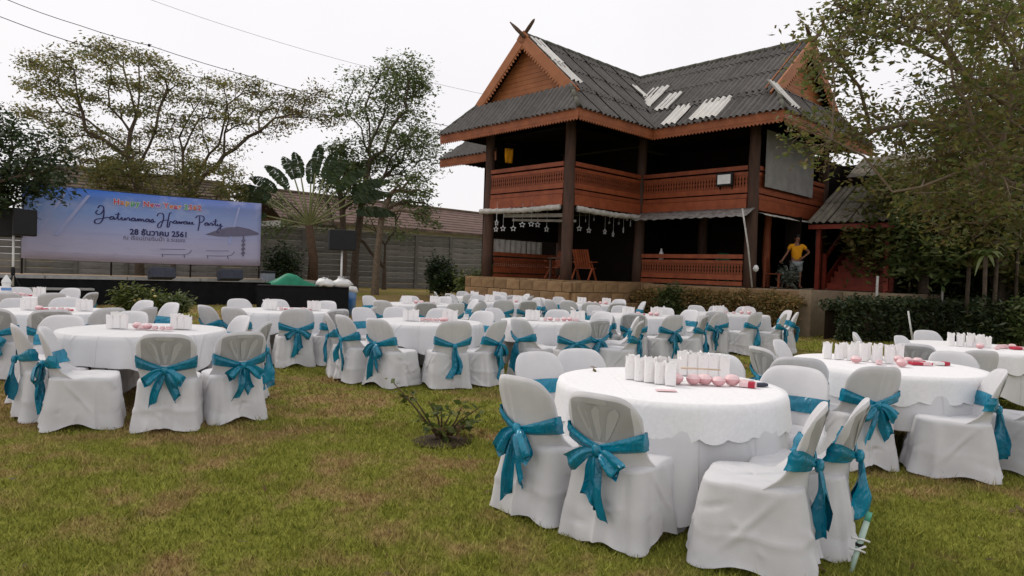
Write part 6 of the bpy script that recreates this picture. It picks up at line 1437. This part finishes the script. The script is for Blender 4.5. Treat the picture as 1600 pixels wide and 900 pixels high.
# tall white bottle on the stage table
p = CEN['T6']; q = at(10, 440, 11.9); r_ = empty('white_bottle', (q.x, 11.9, ZT), 0, 'tall white pointed bottle on the table at the foot of the stage', 'bottle'); MB().lathe([(.07, 0), (.075, .16), (.06, .19), (.07, .21), (.07, .23)], 12).build('body', M['white'], r_, True); MB().lathe([(.075, .23), (.07, .27), (.03, .34), (.012, .37), (0, .38)], 12).build('cap', M['white'], r_, True); MB().lathe([(.077, .10), (.077, .15)], 12).build('label_band', M['bluep'], r_)
# ------------------------------------------------------------------ small things on the grass
b0 = atz(1329, 893, 0); tp = at(1356, 810, b0.y + .06) - b0
M['paleg'] = simple('pale_green_plastic', (.50, .62, .54), (.36, .50, .42), 20, .5)
r_ = empty('garden_stake', b0, 0, 'leaning pale green stake with white ties stuck in the lawn', 'stake'); MB().tube([(0, 0, -.02), tp * .3, tp * .6, tp], [.010, .014, .017, .015], 8).build('rod', M['paleg'], r_, True); MB().tube([tp * .95, tp * 1.12], [.017, .014], 8).build('cap', simple('green_cap', (.12, .42, .30), rough=.5), r_, True)
for q, dx in ((.42, -.05), (.46, .03), (.62, -.06)): MB().tube([tp * q + Vector((dx, -.015, .01)), tp * q + Vector((0, -.018, 0)), tp * q + Vector((-dx * .6, -.016, -.012))], .006, 5).build('tie', M['white'], r_, True)
MB().lathe([(.019, -.01), (.021, 0), (.019, .01)], 8, tp * .5).build('band', M['black'], r_)
rn = np.random.default_rng(4)
for i, (px_, py_, lb_) in enumerate([(1266, 886, 'curled brown leaf on the grass by the leaning stake'), (1590, 800, 'brown leaf on the grass in front of the far lace tables')]):
    o = quads('fallen_leaf', leafverts(np.array([[0, 0, .01], [.03, .01, .012], [.015, -.02, .01], [-.02, .01, .02]]), .09, rn, 1.5, .6), M['leafb']); o.location = atz(px_, py_, .01); tag(o, lb_, 'leaf')
p = atz(1428, 532, 0); q = at(1419, 486, p.y) ; o = MB().tube([(0, 0, 0), (at(1419, 486, 16.5) - Vector((at(1428, 530, 16.5).x, 16.5, 0)))], .02, 6).build('white_stick', M['white'], None, True, (at(1428, 530, 16.5).x, 16.5, 0)); tag(o, 'thin white leaning stick in the grass before the clipped hedge', 'stick')

# litter of small dry leaves on the lawn
rn = np.random.default_rng(12); n = 260; yy = 2.8 + 15 * rn.random(n) ** 1.3; P = np.stack([(rn.random(n) * 2 - 1) * yy * .78, yy, np.full(n, .022)], 1)
o = quads('leaf_litter', leafverts(P, .045, rn, 2.5, .5, 0), M['leafb']); tag(o, kind='stuff')
